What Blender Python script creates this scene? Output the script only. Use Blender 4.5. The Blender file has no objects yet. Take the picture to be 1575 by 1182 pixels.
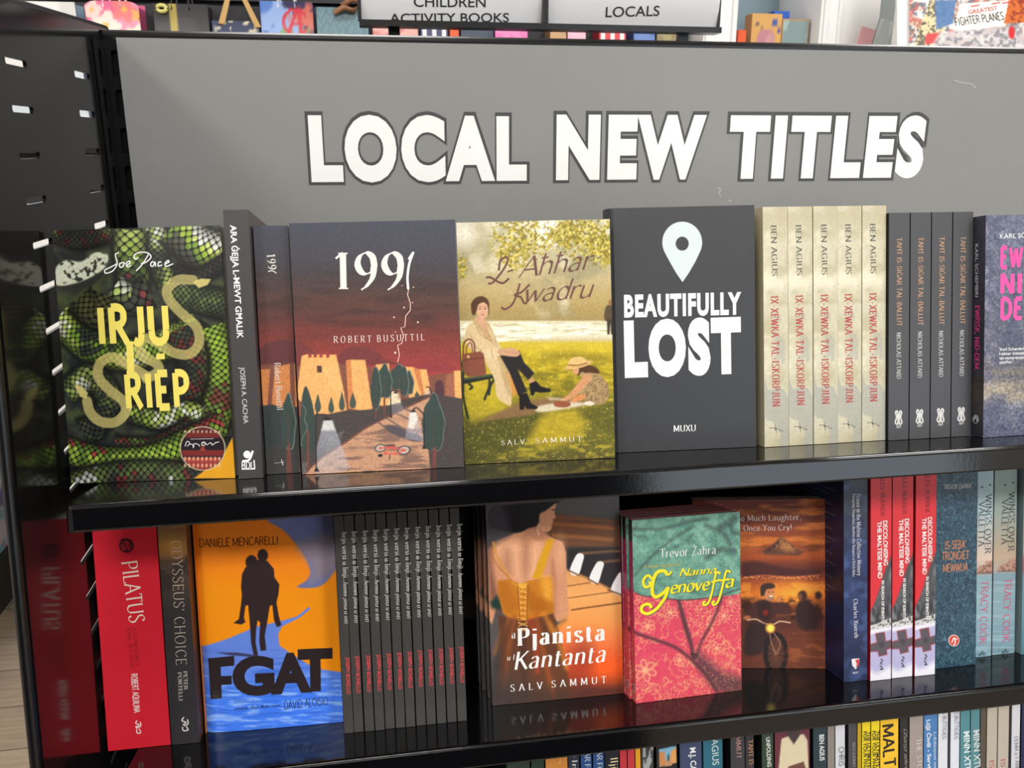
import bpy, math, random
import numpy as np
from mathutils import Matrix, Vector
random.seed(7)
RNG = np.random.default_rng(7)
SC = bpy.context.scene
COL = SC.collection

# ------------------------------------------------------------ camera
FPX, CX, CY = 1320.0, 787.5, 591.0
PITCH, YAWC = math.radians(15.75), math.radians(9.45)
CAM = np.array([0.0, 0.0, 1.45])
cam_data = bpy.data.cameras.new('camera')
cam = bpy.data.objects.new('camera', cam_data)
COL.objects.link(cam)
cam.location = CAM
cam.rotation_euler = (math.pi/2 - PITCH, 0, -YAWC)
cam_data.sensor_width = 36
cam_data.lens = 36*FPX/1575
cam_data.clip_start = .02
cam_data.dof.use_dof = True
cam_data.dof.focus_distance = .78
cam_data.dof.aperture_fstop = 22
SC.camera = cam

# ------------------------------------------------------------ world, exposure
world = bpy.data.worlds.new('world'); SC.world = world
world.use_nodes = True
world.node_tree.nodes['Background'].inputs[0].default_value = (.75, .86, 1, 1)
world.node_tree.nodes['Background'].inputs[1].default_value = .6
SC.view_settings.view_transform = 'Standard'
SC.view_settings.look = 'None'
SC.view_settings.gamma = 1
SC.view_settings.use_curve_mapping = False
SC.view_settings.exposure = -0.14

# ------------------------------------------------------------ ceiling lamps and the shop window's daylight
CEIL = 2.95
LAMPS = [(-1.7, -1.8), (-.05, -1.8), (1.68, -1.8), (-1.7, -.2), (-.05, -.2), (1.68, -.2), (-1.7, 1.5), (-.05, 1.5), (1.68, 1.5)]
LAMP_W = 21.0
def area(name, loc, rot, sx, sy, watts, colr):
    l = bpy.data.lights.new(name, 'AREA'); l.shape = 'RECTANGLE'; l.size = sx; l.size_y = sy
    l.energy = watts; l.color = colr
    o = bpy.data.objects.new(name, l); COL.objects.link(o); o.location = loc; o.rotation_euler = rot
    return o
for (lx, ly) in LAMPS:
    area('ceiling_lamp_light', (lx, ly, CEIL-.05), (0, 0, 0), .56, .56, LAMP_W*(2.5 if ly < -1 else .58 if ly < 1 else 1.0), (1, .98, .955))
WIN = (2.3, -3.0, 1.45, 1.9, 1.7)      # shop window in the wall behind the viewer: centre x, y, z, width, height
area('window_daylight', (WIN[0], WIN[1]-.04, WIN[2]), (math.pi/2, 0, 0), WIN[3], WIN[4], 36, (.80, .91, 1))

# ------------------------------------------------------------ small helpers
def lin(c):
    c = np.asarray(c, float)/255.0
    return np.where(c <= .04045, c/12.92, ((c+.055)/1.055)**2.4)

def node_mat(name, colr=None, rough=.5, bump=0, bscale=200, metal=0, coat=0, attr=False, var=0, spec=.5, vscale=30):
    m = bpy.data.materials.new(name); m.use_nodes = True
    nt = m.node_tree; b = nt.nodes['Principled BSDF']
    b.inputs['Roughness'].default_value = rough
    b.inputs['Metallic'].default_value = metal
    b.inputs['Coat Weight'].default_value = coat
    b.inputs['Specular IOR Level'].default_value = spec
    if attr:
        a = nt.nodes.new('ShaderNodeAttribute'); a.attribute_name = 'Col'
        nt.links.new(a.outputs['Color'], b.inputs['Base Color'])
    elif var:
        tc = nt.nodes.new('ShaderNodeTexCoord'); n = nt.nodes.new('ShaderNodeTexNoise')
        n.inputs['Scale'].default_value = vscale; n.inputs['Detail'].default_value = 5
        r = nt.nodes.new('ShaderNodeValToRGB')
        c = lin(colr)
        r.color_ramp.elements[0].position = .3; r.color_ramp.elements[1].position = .7
        r.color_ramp.elements[0].color = (*(c*(1-var)), 1); r.color_ramp.elements[1].color = (*np.minimum(1, c*(1+var)), 1)
        nt.links.new(tc.outputs['Object'], n.inputs['Vector']); nt.links.new(n.outputs['Fac'], r.inputs['Fac'])
        nt.links.new(r.outputs['Color'], b.inputs['Base Color'])
    else:
        b.inputs['Base Color'].default_value = (*lin(colr), 1)
    if bump:
        tc = nt.nodes.new('ShaderNodeTexCoord'); n = nt.nodes.new('ShaderNodeTexNoise')
        n.inputs['Scale'].default_value = bscale; n.inputs['Detail'].default_value = 3
        bp = nt.nodes.new('ShaderNodeBump'); bp.inputs['Strength'].default_value = bump; bp.inputs['Distance'].default_value = .001
        nt.links.new(tc.outputs['Object'], n.inputs['Vector']); nt.links.new(n.outputs['Fac'], bp.inputs['Height'])
        nt.links.new(bp.outputs['Normal'], b.inputs['Normal'])
    return m

M_PRINT = node_mat('printed_card', rough=.42, attr=True, spec=.35, bump=.05, bscale=900)
M_GLOSS = node_mat('laminated_card', rough=.28, attr=True, spec=.4)
M_BLACK = node_mat('black_powder_coat', (13, 13, 15), rough=.28, bump=.06, bscale=420, spec=.35)
M_PANEL = node_mat('black_gloss_panel', (20, 19, 19), rough=.11, bump=.01, bscale=60, spec=.26)
M_SHELF = node_mat('black_gloss_shelf', (9, 9, 11), rough=.1, bump=.03, bscale=300, spec=.45)

class MB:
    """collects vertices, faces and a printed colour per vertex; build() links them as one mesh object"""
    def __init__(s): s.v = []; s.c = []; s.f = []; s.n = 0; s.sm = []
    def add(s, v, faces, colr, smooth=False):
        v = np.asarray(v, float).reshape(-1, 3)
        c = np.asarray(colr, float)
        if c.ndim == 1: c = np.tile(lin(c), (len(v), 1))
        s.v.append(v); s.c.append(c)
        for f in faces:
            f = np.asarray(f, int)
            if f.ndim == 1: f = f[None, :]
            if len(f): s.f.append(f+s.n); s.sm.append(smooth)
        s.n += len(v); return s
    def box(s, x0, x1, y0, y1, z0, z1, colr=(128, 128, 128)):
        v = [(x, y, z) for z in (z0, z1) for y in (y0, y1) for x in (x0, x1)]
        return s.add(v, [[(0, 2, 3, 1), (4, 5, 7, 6), (0, 1, 5, 4), (2, 6, 7, 3), (0, 4, 6, 2), (1, 3, 7, 5)]], colr)
    def grid(s, V, colr, smooth=True):          # V: (nz, nx, 3), colr (nz, nx, 3) linear
        nz, nx = V.shape[:2]
        i = np.arange(nz*nx).reshape(nz, nx)
        q = np.stack([i[:-1, :-1], i[:-1, 1:], i[1:, 1:], i[1:, :-1]], -1).reshape(-1, 4)
        return s.add(V.reshape(-1, 3), [q], colr.reshape(-1, 3), smooth)
    def prism(s, pts, z0, z1, colr, axis='z'):   # convex-ish outline extruded
        n = len(pts)
        if axis == 'z': a = [(x, y, z0) for x, y in pts]+[(x, y, z1) for x, y in pts]
        elif axis == 'x': a = [(z0, x, y) for x, y in pts]+[(z1, x, y) for x, y in pts]
        else: a = [(x, z0, y) for x, y in pts]+[(x, z1, y) for x, y in pts]
        s.add(a, [[tuple(range(n))], [tuple(range(n, 2*n))], [(i, (i+1) % n, n+(i+1) % n, n+i) for i in range(n)]], colr)
        return s
    def tube(s, pts, r, colr, n=8):
        pts = [np.array(p, float) for p in pts]; V = []
        for i, p in enumerate(pts):
            t = pts[min(i+1, len(pts)-1)]-pts[max(i-1, 0)]; t /= np.linalg.norm(t)
            a = np.cross(t, (0, 0, 1)) if abs(t[2]) < .9 else np.cross(t, (1, 0, 0))
            a /= np.linalg.norm(a); b = np.cross(t, a)
            for k in range(n):
                w = 2*math.pi*k/n; V.append(p+r*(math.cos(w)*a+math.sin(w)*b))
        m = len(pts)
        q = [(i*n+k, i*n+(k+1) % n, (i+1)*n+(k+1) % n, (i+1)*n+k) for i in range(m-1) for k in range(n)]
        s.add(V, [q, [tuple(range(n))], [tuple(range((m-1)*n, m*n))]], colr, True)
        return s
    def build(s, name, mat, parent=None, mtx=None):
        V = np.concatenate(s.v); C = np.concatenate(s.c)
        me = bpy.data.meshes.new(name)
        me.vertices.add(len(V)); me.vertices.foreach_set('co', V.ravel())
        li = np.concatenate([f.ravel() for f in s.f]); tot = np.concatenate([np.full(len(f), f.shape[1]) for f in s.f])
        sm = np.concatenate([np.full(len(f), q) for f, q in zip(s.f, s.sm)])
        me.loops.add(len(li)); me.loops.foreach_set('vertex_index', li.astype(np.int32))
        me.polygons.add(len(tot)); st = np.concatenate([[0], np.cumsum(tot)[:-1]])
        me.polygons.foreach_set('loop_start', st.astype(np.int32))
        me.polygons.foreach_set('use_smooth', sm.astype(bool))
        me.update(calc_edges=True)
        a = me.color_attributes.new('Col', 'FLOAT_COLOR', 'POINT')
        a.data.foreach_set('color', np.concatenate([C, np.ones((len(C), 1))], 1).astype(np.float32).ravel())
        me.materials.append(mat)
        o = bpy.data.objects.new(name, me); COL.objects.link(o)
        if parent: o.parent = parent
        elif mtx is not None: o.matrix_world = mtx
        return o

def tag(o, label, cat, group=None):
    o['label'] = label; o['category'] = cat
    if group: o['group'] = group
    return o
def empty(name, mtx, label, cat, group=None):
    o = bpy.data.objects.new(name, None); COL.objects.link(o); o.empty_display_size = .02
    o.matrix_world = mtx
    return tag(o, label, cat, group)
def struct(name, mb, mat):
    o = mb.build(name, mat); o['kind'] = 'structure'; return o
def copy_tree(o, mtx, label, group=None):
    c = o.copy(); COL.objects.link(c); c.matrix_world = mtx; c['label'] = label
    if group: c['group'] = group
    for ch in o.children:
        k = ch.copy(); COL.objects.link(k); k.parent = c
    return c

# ------------------------------------------------------------ view geometry (used to lay out the printed artwork on each cover)
_cp, _sp, _c, _s = math.cos(PITCH), math.sin(PITCH), math.cos(YAWC), math.sin(YAWC)
_fwd = np.array([_s*_cp, _c*_cp, -_sp]); _rt = np.array([_c, -_s, 0.0]); _dn = np.cross(_fwd, _rt)
RM = np.array([_rt, _dn, _fwd])
def ray(px): px = np.asarray(px, float); return np.stack([(px[..., 0]-CX)/FPX, (px[..., 1]-CY)/FPX, np.ones(px.shape[:-1])], -1) @ RM
class Face:
    """a flat rectangle in the world: origin o at its lower left corner, unit axes ex, ez"""
    def __init__(s, o, ex, ez, w, h): s.o, s.ex, s.ez, s.w, s.h = map(np.array, (o, ex, ez, w, h)); s.n = np.cross(s.ex, s.ez)
    def local(s, px):
        r = ray(px); p = CAM + r*((np.dot(s.o-CAM, s.n)/(r @ s.n))[..., None]); q = p-s.o
        return np.stack([q @ s.ex, q @ s.ez], -1)
    def px(s, a, b):
        p = s.o + np.multiply.outer(a, s.ex) + np.multiply.outer(b, s.ez) - CAM
        c = p @ RM.T
        return CX+FPX*c[..., 0]/c[..., 2], CY+FPX*c[..., 1]/c[..., 2]
def face_of(mtx, w, h):
    m = np.array(mtx); return Face(m[:3, 3], m[:3, 0], m[:3, 2], w, h)

# ------------------------------------------------------------ lettering
GL = {}
def _g(txt):
    for ln in txt.strip().splitlines():
        ch, adv, rest = ln.split('|', 2); st = []
        for s in rest.split(';'):
            k = s.strip()
            if not k: continue
            st.append((k[0], [tuple(float(q) for q in p.split(',')) for p in k[1:].split()]))
        GL[ch] = (float(adv), st)
_g('''A|8|l.2,0 4,10;l4,10 7.8,0;l1.6,3.5 6.4,3.5
B|7|l1,0 1,10;c1,10 3.8,9.9 5.6,8.6 5.4,6.4 3.8,5.4 1,5.3;c1,5.3 4,5.2 6,4.2 6.3,2.4 5.2,.6 3.5,.05 1,0
C|8|c7.2,8.1 6,9.6 4.3,10 2.2,9 .8,5 2.2,1 4.3,0 6,.4 7.2,1.9
D|8.4|l1,0 1,10;c1,10 4,9.9 6.6,8.3 7.5,5 6.6,1.7 4,.1 1,0
E|6.4|l1,0 1,10;l1,10 5.7,10;l1,5.2 4.8,5.2;l1,0 5.9,0
F|6|l1,0 1,10;l1,10 5.6,10;l1,5.2 4.8,5.2
G|8.6|c7.3,8.1 6,9.6 4.3,10 2.2,9 .8,5 2.2,1 4.3,0 6,.3 7.4,1.2;l7.4,1.2 7.4,4.4;l5.2,4.4 7.4,4.4
H|8.4|l1,0 1,10;l7.3,0 7.3,10;l1,5.2 7.3,5.2
I|3|l1.5,0 1.5,10
J|5|l3.8,10 3.8,2.6;c3.8,2.6 3.2,.5 1.8,0 .6,.8
K|7.4|l1,0 1,10;l6.4,10 1,4.2;l2.7,6 7,0
L|6|l1,0 1,10;l1,0 5.8,0
M|10|l1,0 1.2,10;l1.2,10 5,1.2;l5,1.2 8.8,10;l8.8,10 9,0
N|8.4|l1,0 1,10;l1,10 7.3,0;l7.3,0 7.3,10
O|9|c4.5,10 6.9,9 8.2,5 6.9,1 4.5,0 2.1,1 .8,5 2.1,9 4.5,10
P|6.6|l1,0 1,10;c1,10 4,9.9 5.9,8.7 5.9,6.2 4,4.8 1,4.7
Q|9|c4.5,10 6.9,9 8.2,5 6.9,1 4.5,0 2.1,1 .8,5 2.1,9 4.5,10;l5,2.2 8,-1.2
R|7.4|l1,0 1,10;c1,10 4,9.9 5.8,8.8 5.8,6.4 4,5.1 1,5;l3.4,5 7,0
S|6.6|c5.7,8.5 4.6,9.8 3.1,10 1.3,9 1.2,7 3.2,5.3 5.4,3.8 5.8,2 4.6,.4 3,0 1.6,.3 .6,1.8
T|7|l3.5,0 3.5,10;l.3,10 6.7,10
U|8.2|l1,10 1,3.4;c1,3.4 1.6,1 4.1,0 6.6,1 7.2,3.4;l7.2,3.4 7.2,10
V|7.8|l.3,10 3.9,0;l3.9,0 7.5,10
W|11|l.3,10 3,0;l3,0 5.5,9.4;l5.5,9.4 8,0;l8,0 10.7,10
X|7.4|l.5,10 6.9,0;l6.9,10 .5,0
Y|7.2|l.4,10 3.6,5;l6.8,10 3.6,5;l3.6,5 3.6,0
Z|7|l.8,10 6.2,10;l6.2,10 .7,0;l.7,0 6.4,0
a|6|c1,5.4 2.2,6.4 3.6,6.3 4.5,5.2 4.5,3.8;l4.5,4.2 4.5,0;c4.5,3.8 2.4,3.5 .9,2.4 .9,.9 2.2,0 3.6,.5 4.5,1.6
b|6.2|l1,0 1,10.4;c1,4.6 2.2,6.2 3.8,6.3 5.2,5 5.3,2.6 4.4,.6 2.8,0 1,1.2
c|5.4|c4.9,5.2 3.9,6.3 2.6,6.3 1.1,5 .8,3 1.5,.9 2.9,0 4,.2 5,1.2
d|6.2|l5.2,0 5.2,10.4;c5.2,4.6 4,6.2 2.6,6.3 1.1,5 .8,3 1.5,.7 2.8,0 4,.3 5.2,1.6
e|5.8|l.9,3.5 5,3.5;c5,3.5 4.7,5.3 3.2,6.4 1.5,5.6 .8,3.4 1.3,1 3,0 4.2,.3 5.1,1.3
f|4|l1.6,0 1.6,8;c1.6,8 1.9,9.8 3,10.4 4.2,10;l.4,6.3 3.5,6.3
g|5.8|c2.8,6.4 4.2,5.8 4.5,4.3 3.9,2.9 2.7,2.5 1.4,3.2 1.1,4.6 1.7,5.9 2.8,6.4;c2,2.6 1.3,1.7 2,.8 4,.6 5,-.6 4.5,-2.4 2.6,-3 .9,-2.3 .8,-.8 2,.5;l4.2,5.8 5.6,6.4
h|6.4|l1,0 1,10.4;c1,4.4 2.2,6 3.8,6.3 4.9,5.4 5.1,4;l5.1,4.2 5.1,0
i|3|l1.5,0 1.5,6.4;l1.5,8.5 1.5,9.5
j|3|l1.7,6.4 1.7,-1.4;c1.7,-1.4 1.3,-2.8 .2,-3;l1.7,8.5 1.7,9.5
k|6|l1,0 1,10.4;l5,6.3 1,2.6;l2.3,3.8 5.4,0
l|3|l1.5,0 1.5,10.4
m|9.4|l1,0 1,6.4;c1,4.4 2,6 3.3,6.3 4.4,5.4 4.7,4;l4.7,4.2 4.7,0;c4.7,4.4 5.7,6 7,6.3 8,5.4 8.3,4;l8.3,4.2 8.3,0
n|6.4|l1,0 1,6.4;c1,4.4 2.2,6 3.8,6.3 4.9,5.4 5.1,4;l5.1,4.2 5.1,0
o|6.2|c3.1,6.4 4.7,5.6 5.4,3.2 4.7,.8 3.1,0 1.5,.8 .8,3.2 1.5,5.6 3.1,6.4
p|6.2|l1,-3 1,6.4;c1,4.6 2.2,6.2 3.8,6.3 5.2,5 5.3,2.6 4.4,.6 2.8,0 1,1.2
q|6.2|l5.2,-3 5.2,6.4;c5.2,4.6 4,6.2 2.6,6.3 1.1,5 .8,3 1.5,.7 2.8,0 4,.3 5.2,1.6
r|4.4|l1,0 1,6.4;c1,4 1.9,5.7 3,6.4 4.2,6.1
s|5|c4.3,5.3 3.4,6.3 2.2,6.4 1,5.5 1.1,4.3 2.5,3.3 4.1,2.4 4.4,1.1 3.3,.1 2,0 .7,1.1
t|4.2|l1.7,8.4 1.7,1.6;c1.7,1.6 2,.3 2.9,0 3.9,.5;l.4,6.3 3.6,6.3
u|6.4|l1,6.4 1,2.4;c1,2.4 1.3,.6 2.6,0 4,.5 5.2,2;l5.2,6.4 5.2,0
v|6|l.5,6.4 3,0;l3,0 5.5,6.4
w|8.6|l.4,6.4 2.5,0;l2.5,0 4.3,5.8;l4.3,5.8 6.1,0;l6.1,0 8.2,6.4
x|5.8|l.6,6.4 5.2,0;l5.2,6.4 .6,0
y|6|l.5,6.4 3,.2;l5.5,6.4 2.2,-2.2;c2.2,-2.2 1.6,-3 .6,-2.8
z|5.4|l.8,6.3 4.6,6.3;l4.6,6.3 .7,0;l.7,0 4.8,0
1|5|l2.7,0 2.7,10;l2.7,10 .7,8.4
9|6.6|c5.5,6.6 5,8.9 3.3,10 1.6,9 .9,6.9 1.7,4.9 3.2,4.2 4.8,5 5.5,6.8 5,3.4 3.4,1 1.8,-.2
.|2.4|l1.2,0 1.2,.9
,|2.4|l1.3,.9 .8,-1.4
-|4.4|l.6,4 3.8,4
'|2|l1,10 .8,7.6
!|2.6|l1.3,10 1.3,3;l1.3,0 1.3,.9
 |3.2|
''')
GL['\u017b'] = (GL['Z'][0], GL['Z'][1]+[('l', [(3.5, 11.6), (3.5, 12.6)])])
GL['\u0121'] = (GL['g'][0], GL['g'][1]+[('l', [(2.8, 8), (2.8, 9)])])
GL['\u0120'] = (GL['G'][0], GL['G'][1]+[('l', [(4.4, 11.6), (4.4, 12.6)])])
GL['\u0127'] = (GL['h'][0], GL['h'][1]+[('l', [(-.3, 8.4), (2.6, 8.4)])])
GL['\u0126'] = (GL['H'][0], GL['H'][1]+[('l', [(-.2, 7.8), (8.5, 7.8)])])

def smooth(P, n=8):
    P = [np.array(p, float) for p in P]
    if len(P) < 3: return np.array(P)
    closed = np.allclose(P[0], P[-1]); out = []
    for i in range(len(P)-1):
        p1, p2 = P[i], P[i+1]
        p0 = P[i-1] if i else (P[-2] if closed else 2*p1-p2)
        p3 = P[i+2] if i+2 < len(P) else (P[1] if closed else 2*p2-p1)
        for k in range(n):
            t = k/n
            out.append(.5*((2*p1)+(p2-p0)*t+(2*p0-5*p1+4*p2-p3)*t*t+(3*p1-p0-3*p2+p3)*t**3))
    out.append(P[-1]); return np.array(out)
def ribbon(P, wfun, capk=0):
    P = np.asarray(P, float); d = np.gradient(P, axis=0) if len(P) > 2 else np.repeat((P[1]-P[0])[None], 2, 0)
    L = np.hypot(d[:, 0], d[:, 1])+1e-9; d = d/L[:, None]
    if capk: P = P.copy(); P[0] -= d[0]*capk; P[-1] += d[-1]*capk
    w = np.array([wfun(a) for a in d])[:, None]; n = np.stack([-d[:, 1], d[:, 0]], 1)
    V = np.concatenate([P+n*w, P-n*w]); m = len(P); i = np.arange(m-1)
    return V, np.stack([i, i+m, i+m+1, i+1], 1)
def stroke_text(s, hw=.55, thin=.35, nib=15, serif=0, slant=0, gap=0, slab=1.0):
    """a pen-drawn alphabet: returns 2D vertices and quads, cap height 10"""
    a = math.radians(nib); Vs = []; Fs = []; n = 0; x = 0
    def wf(d): return hw*max(thin, abs(d[1]*math.cos(a)-d[0]*math.sin(a)))
    def put(V, F):
        nonlocal n
        V = V.copy(); V[:, 0] += x + V[:, 1]*slant
        Vs.append(V); Fs.append(F+n); n += len(V)
    for ch in s:
        adv, st = GL.get(ch) or GL.get(ch.upper()) or GL[' ']
        for k, P in st:
            Q = smooth(P) if k == 'c' else np.array(P)
            put(*ribbon(Q, wf))
            if serif and k == 'l':
                p, q = Q[0], Q[-1]; dv = abs(q-p)
                for e, o in ((p, q), (q, p)):
                    if dv[1] > 2.5 and dv[1] > dv[0]*.9 and min(abs(e[1]-v) for v in (0, 10, 6.4, 10.4, -3)) < .25:
                        t = hw*thin*slab; yy = e[1]+(t if o[1] > e[1] else -t)
                        l = serif; r = serif
                        if e[1] in (6.4, 10.4): r = hw*.8
                        put(np.array([(e[0]-l, yy-t), (e[0]+r, yy-t), (e[0]+r, yy+t), (e[0]-l, yy+t)]), np.array([[0, 1, 2, 3]]))
                    elif dv[0] > 2.5 and dv[1] < .3 and ch in 'EFLTZz':
                        if (ch in 'EFL' and e[0] < 1.5): continue
                        sg = 1 if e[1] < 3 else -1
                        put(np.array([(e[0]-hw*thin, e[1]), (e[0]+hw*thin, e[1]), (e[0]+hw*thin, e[1]+sg*serif*1.5), (e[0]-hw*thin, e[1]+sg*serif*1.5)]), np.array([[0, 1, 2, 3]]))
        x += adv+gap
    V = np.concatenate(Vs); return V/10, [np.concatenate(Fs)]
_bc = {}
def block_text(s, off=0, gap=1.0, slant=0):
    key = (s, off, gap)
    if key not in _bc:
        cu = bpy.data.curves.new('lettering', 'FONT'); cu.body = s; cu.offset = off; cu.space_character = gap
        cu.dimensions = '2D'; cu.fill_mode = 'BOTH'; cu.resolution_u = 5
        ob = bpy.data.objects.new('lettering', cu)
        me = bpy.data.meshes.new_from_object(ob)
        me.calc_loop_triangles()
        V = np.empty(len(me.vertices)*3); me.vertices.foreach_get('co', V); V = V.reshape(-1, 3)[:, :2]
        T = np.empty(len(me.loop_triangles)*3, np.int32); me.loop_triangles.foreach_get('vertices', T)
        bpy.data.objects.remove(ob); bpy.data.curves.remove(cu); bpy.data.meshes.remove(me)
        _bc[key] = (V/BCAP, T.reshape(-1, 3))
    V, T = _bc[key]; V = V.copy(); V[:, 0] += V[:, 1]*slant
    return V, [T]
BCAP = 1.0
_v, _ = block_text('H'); BCAP = float(np.ptp(_v[:, 1])); _bc.clear()

STY = {
 'sans': lambda s: block_text(s, 0.0), 'bold': lambda s: block_text(s, .022), 'heavy': lambda s: block_text(s, .05, 1.08), 'semi': lambda s: block_text(s, .01),
 'obl': lambda s: block_text(s, .005, 1, .22),
 'thin': lambda s: stroke_text(s, .32, .8, 0, gap=1.0),
 'block': lambda s: stroke_text(s, 1.35, .85, 0, gap=2.0),
 'cond': lambda s: stroke_text(s, .62, .85, 0, gap=.5),
 'condb': lambda s: stroke_text(s, .95, .8, 0, gap=1.0),
 'serif': lambda s: stroke_text(s, .66, .38, 12, .95, gap=1.0),
 'serifb': lambda s: stroke_text(s, .85, .36, 8, 1.2, gap=1.6),
 'seriff': lambda s: stroke_text(s, 1.35, .2, 0, 1.7, gap=2.5),
 'wide': lambda s: stroke_text(s, .62, .36, 12, 1.0, gap=5),
 'hair': lambda s: stroke_text(s, .36, .4, 12, .8, gap=1.2),
 'ital': lambda s: stroke_text(s, .62, .3, 15, .5, slant=.26, gap=.6),
 'italb': lambda s: stroke_text(s, .8, .25, 10, .7, slant=.2, gap=1.0),
 'script': lambda s: stroke_text(s, .56, .45, 40, 0, slant=.38, gap=.0),
 'slab': lambda s: stroke_text(s, .95, .42, 0, 1.5, gap=2.0, slab=.9),
}
EPS = .00022
class Art:
    """lettering and line work laid on a flat printed face, positions read off the photograph of that face"""
    def __init__(s, mb, face, yf=None): s.mb, s.f, s.yf, s.k = mb, face, yf, 0
    def put(s, px, faces, colr, lay=1):
        s.putl(s.f.local(px), faces, colr, lay)
    def putl(s, l, faces, colr, lay=1):
        y = -EPS*lay - np.linspace(0, 5e-5, len(l)) + (s.yf(l[:, 0]) if s.yf else 0)
        s.mb.add(np.stack([l[:, 0], y, l[:, 1]], 1), faces, colr)
    def text(s, txt, p0, p1, h, sty, colr, lay=1, up=None, fit=True):
        V, F = STY[sty](txt) if isinstance(sty, str) else sty(txt)
        p0 = np.array(p0, float); d = np.array(p1, float)-p0; L = np.hypot(*d)
        u = np.array([d[1], -d[0]])/L if up is None else np.array(up, float)/np.hypot(*up)
        x0, x1 = V[:, 0].min(), V[:, 0].max()
        a = (V[:, 0]-x0)/(x1-x0)
        if up is None:                       # upright in the plane of the face
            l0, l1 = s.f.local(np.array([p0, p1], float)); D = l1-l0; M = np.hypot(*D); U = np.array([-D[1], D[0]])/M
            n = np.array([d[1], -d[0]])/L; hl = float(np.dot(s.f.local((p0+n*h)[None])[0]-l0, U))
            l = l0+a[:, None]*D+(V[:, 1]*hl)[:, None]*U
            return s.putl(l, F, colr, lay)
        px = p0+a[:, None]*d+(V[:, 1]*h)[:, None]*u
        s.put(px, F, colr, lay)
    def line(s, pts, w, colr, sm=True, lay=1, taper=False):
        P = smooth(pts) if sm else np.array(pts, float)
        V, F = ribbon(P, lambda d: w/2)
        if taper:
            m = len(P); k = np.sin(np.linspace(.06, .94, m)*math.pi)**.6
            V = np.concatenate([P+(V[:m]-P)*k[:, None], P+(V[m:]-P)*k[:, None]])
        s.put(V, [F], colr, lay)
    def poly(s, pts, colr, lay=1, sm=False):
        P = smooth(pts+[pts[0]])[:-1] if sm else np.array(pts, float)
        s.put(P, [[tuple(range(len(P)))]], colr, lay)
    def disc(s, c, rx, ry, colr, lay=1, n=28):
        a = np.linspace(0, 2*math.pi, n, endpoint=False)
        s.put(np.stack([c[0]+rx*np.cos(a), c[1]+ry*np.sin(a)], 1), [[tuple(range(n))]], colr, lay)

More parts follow.
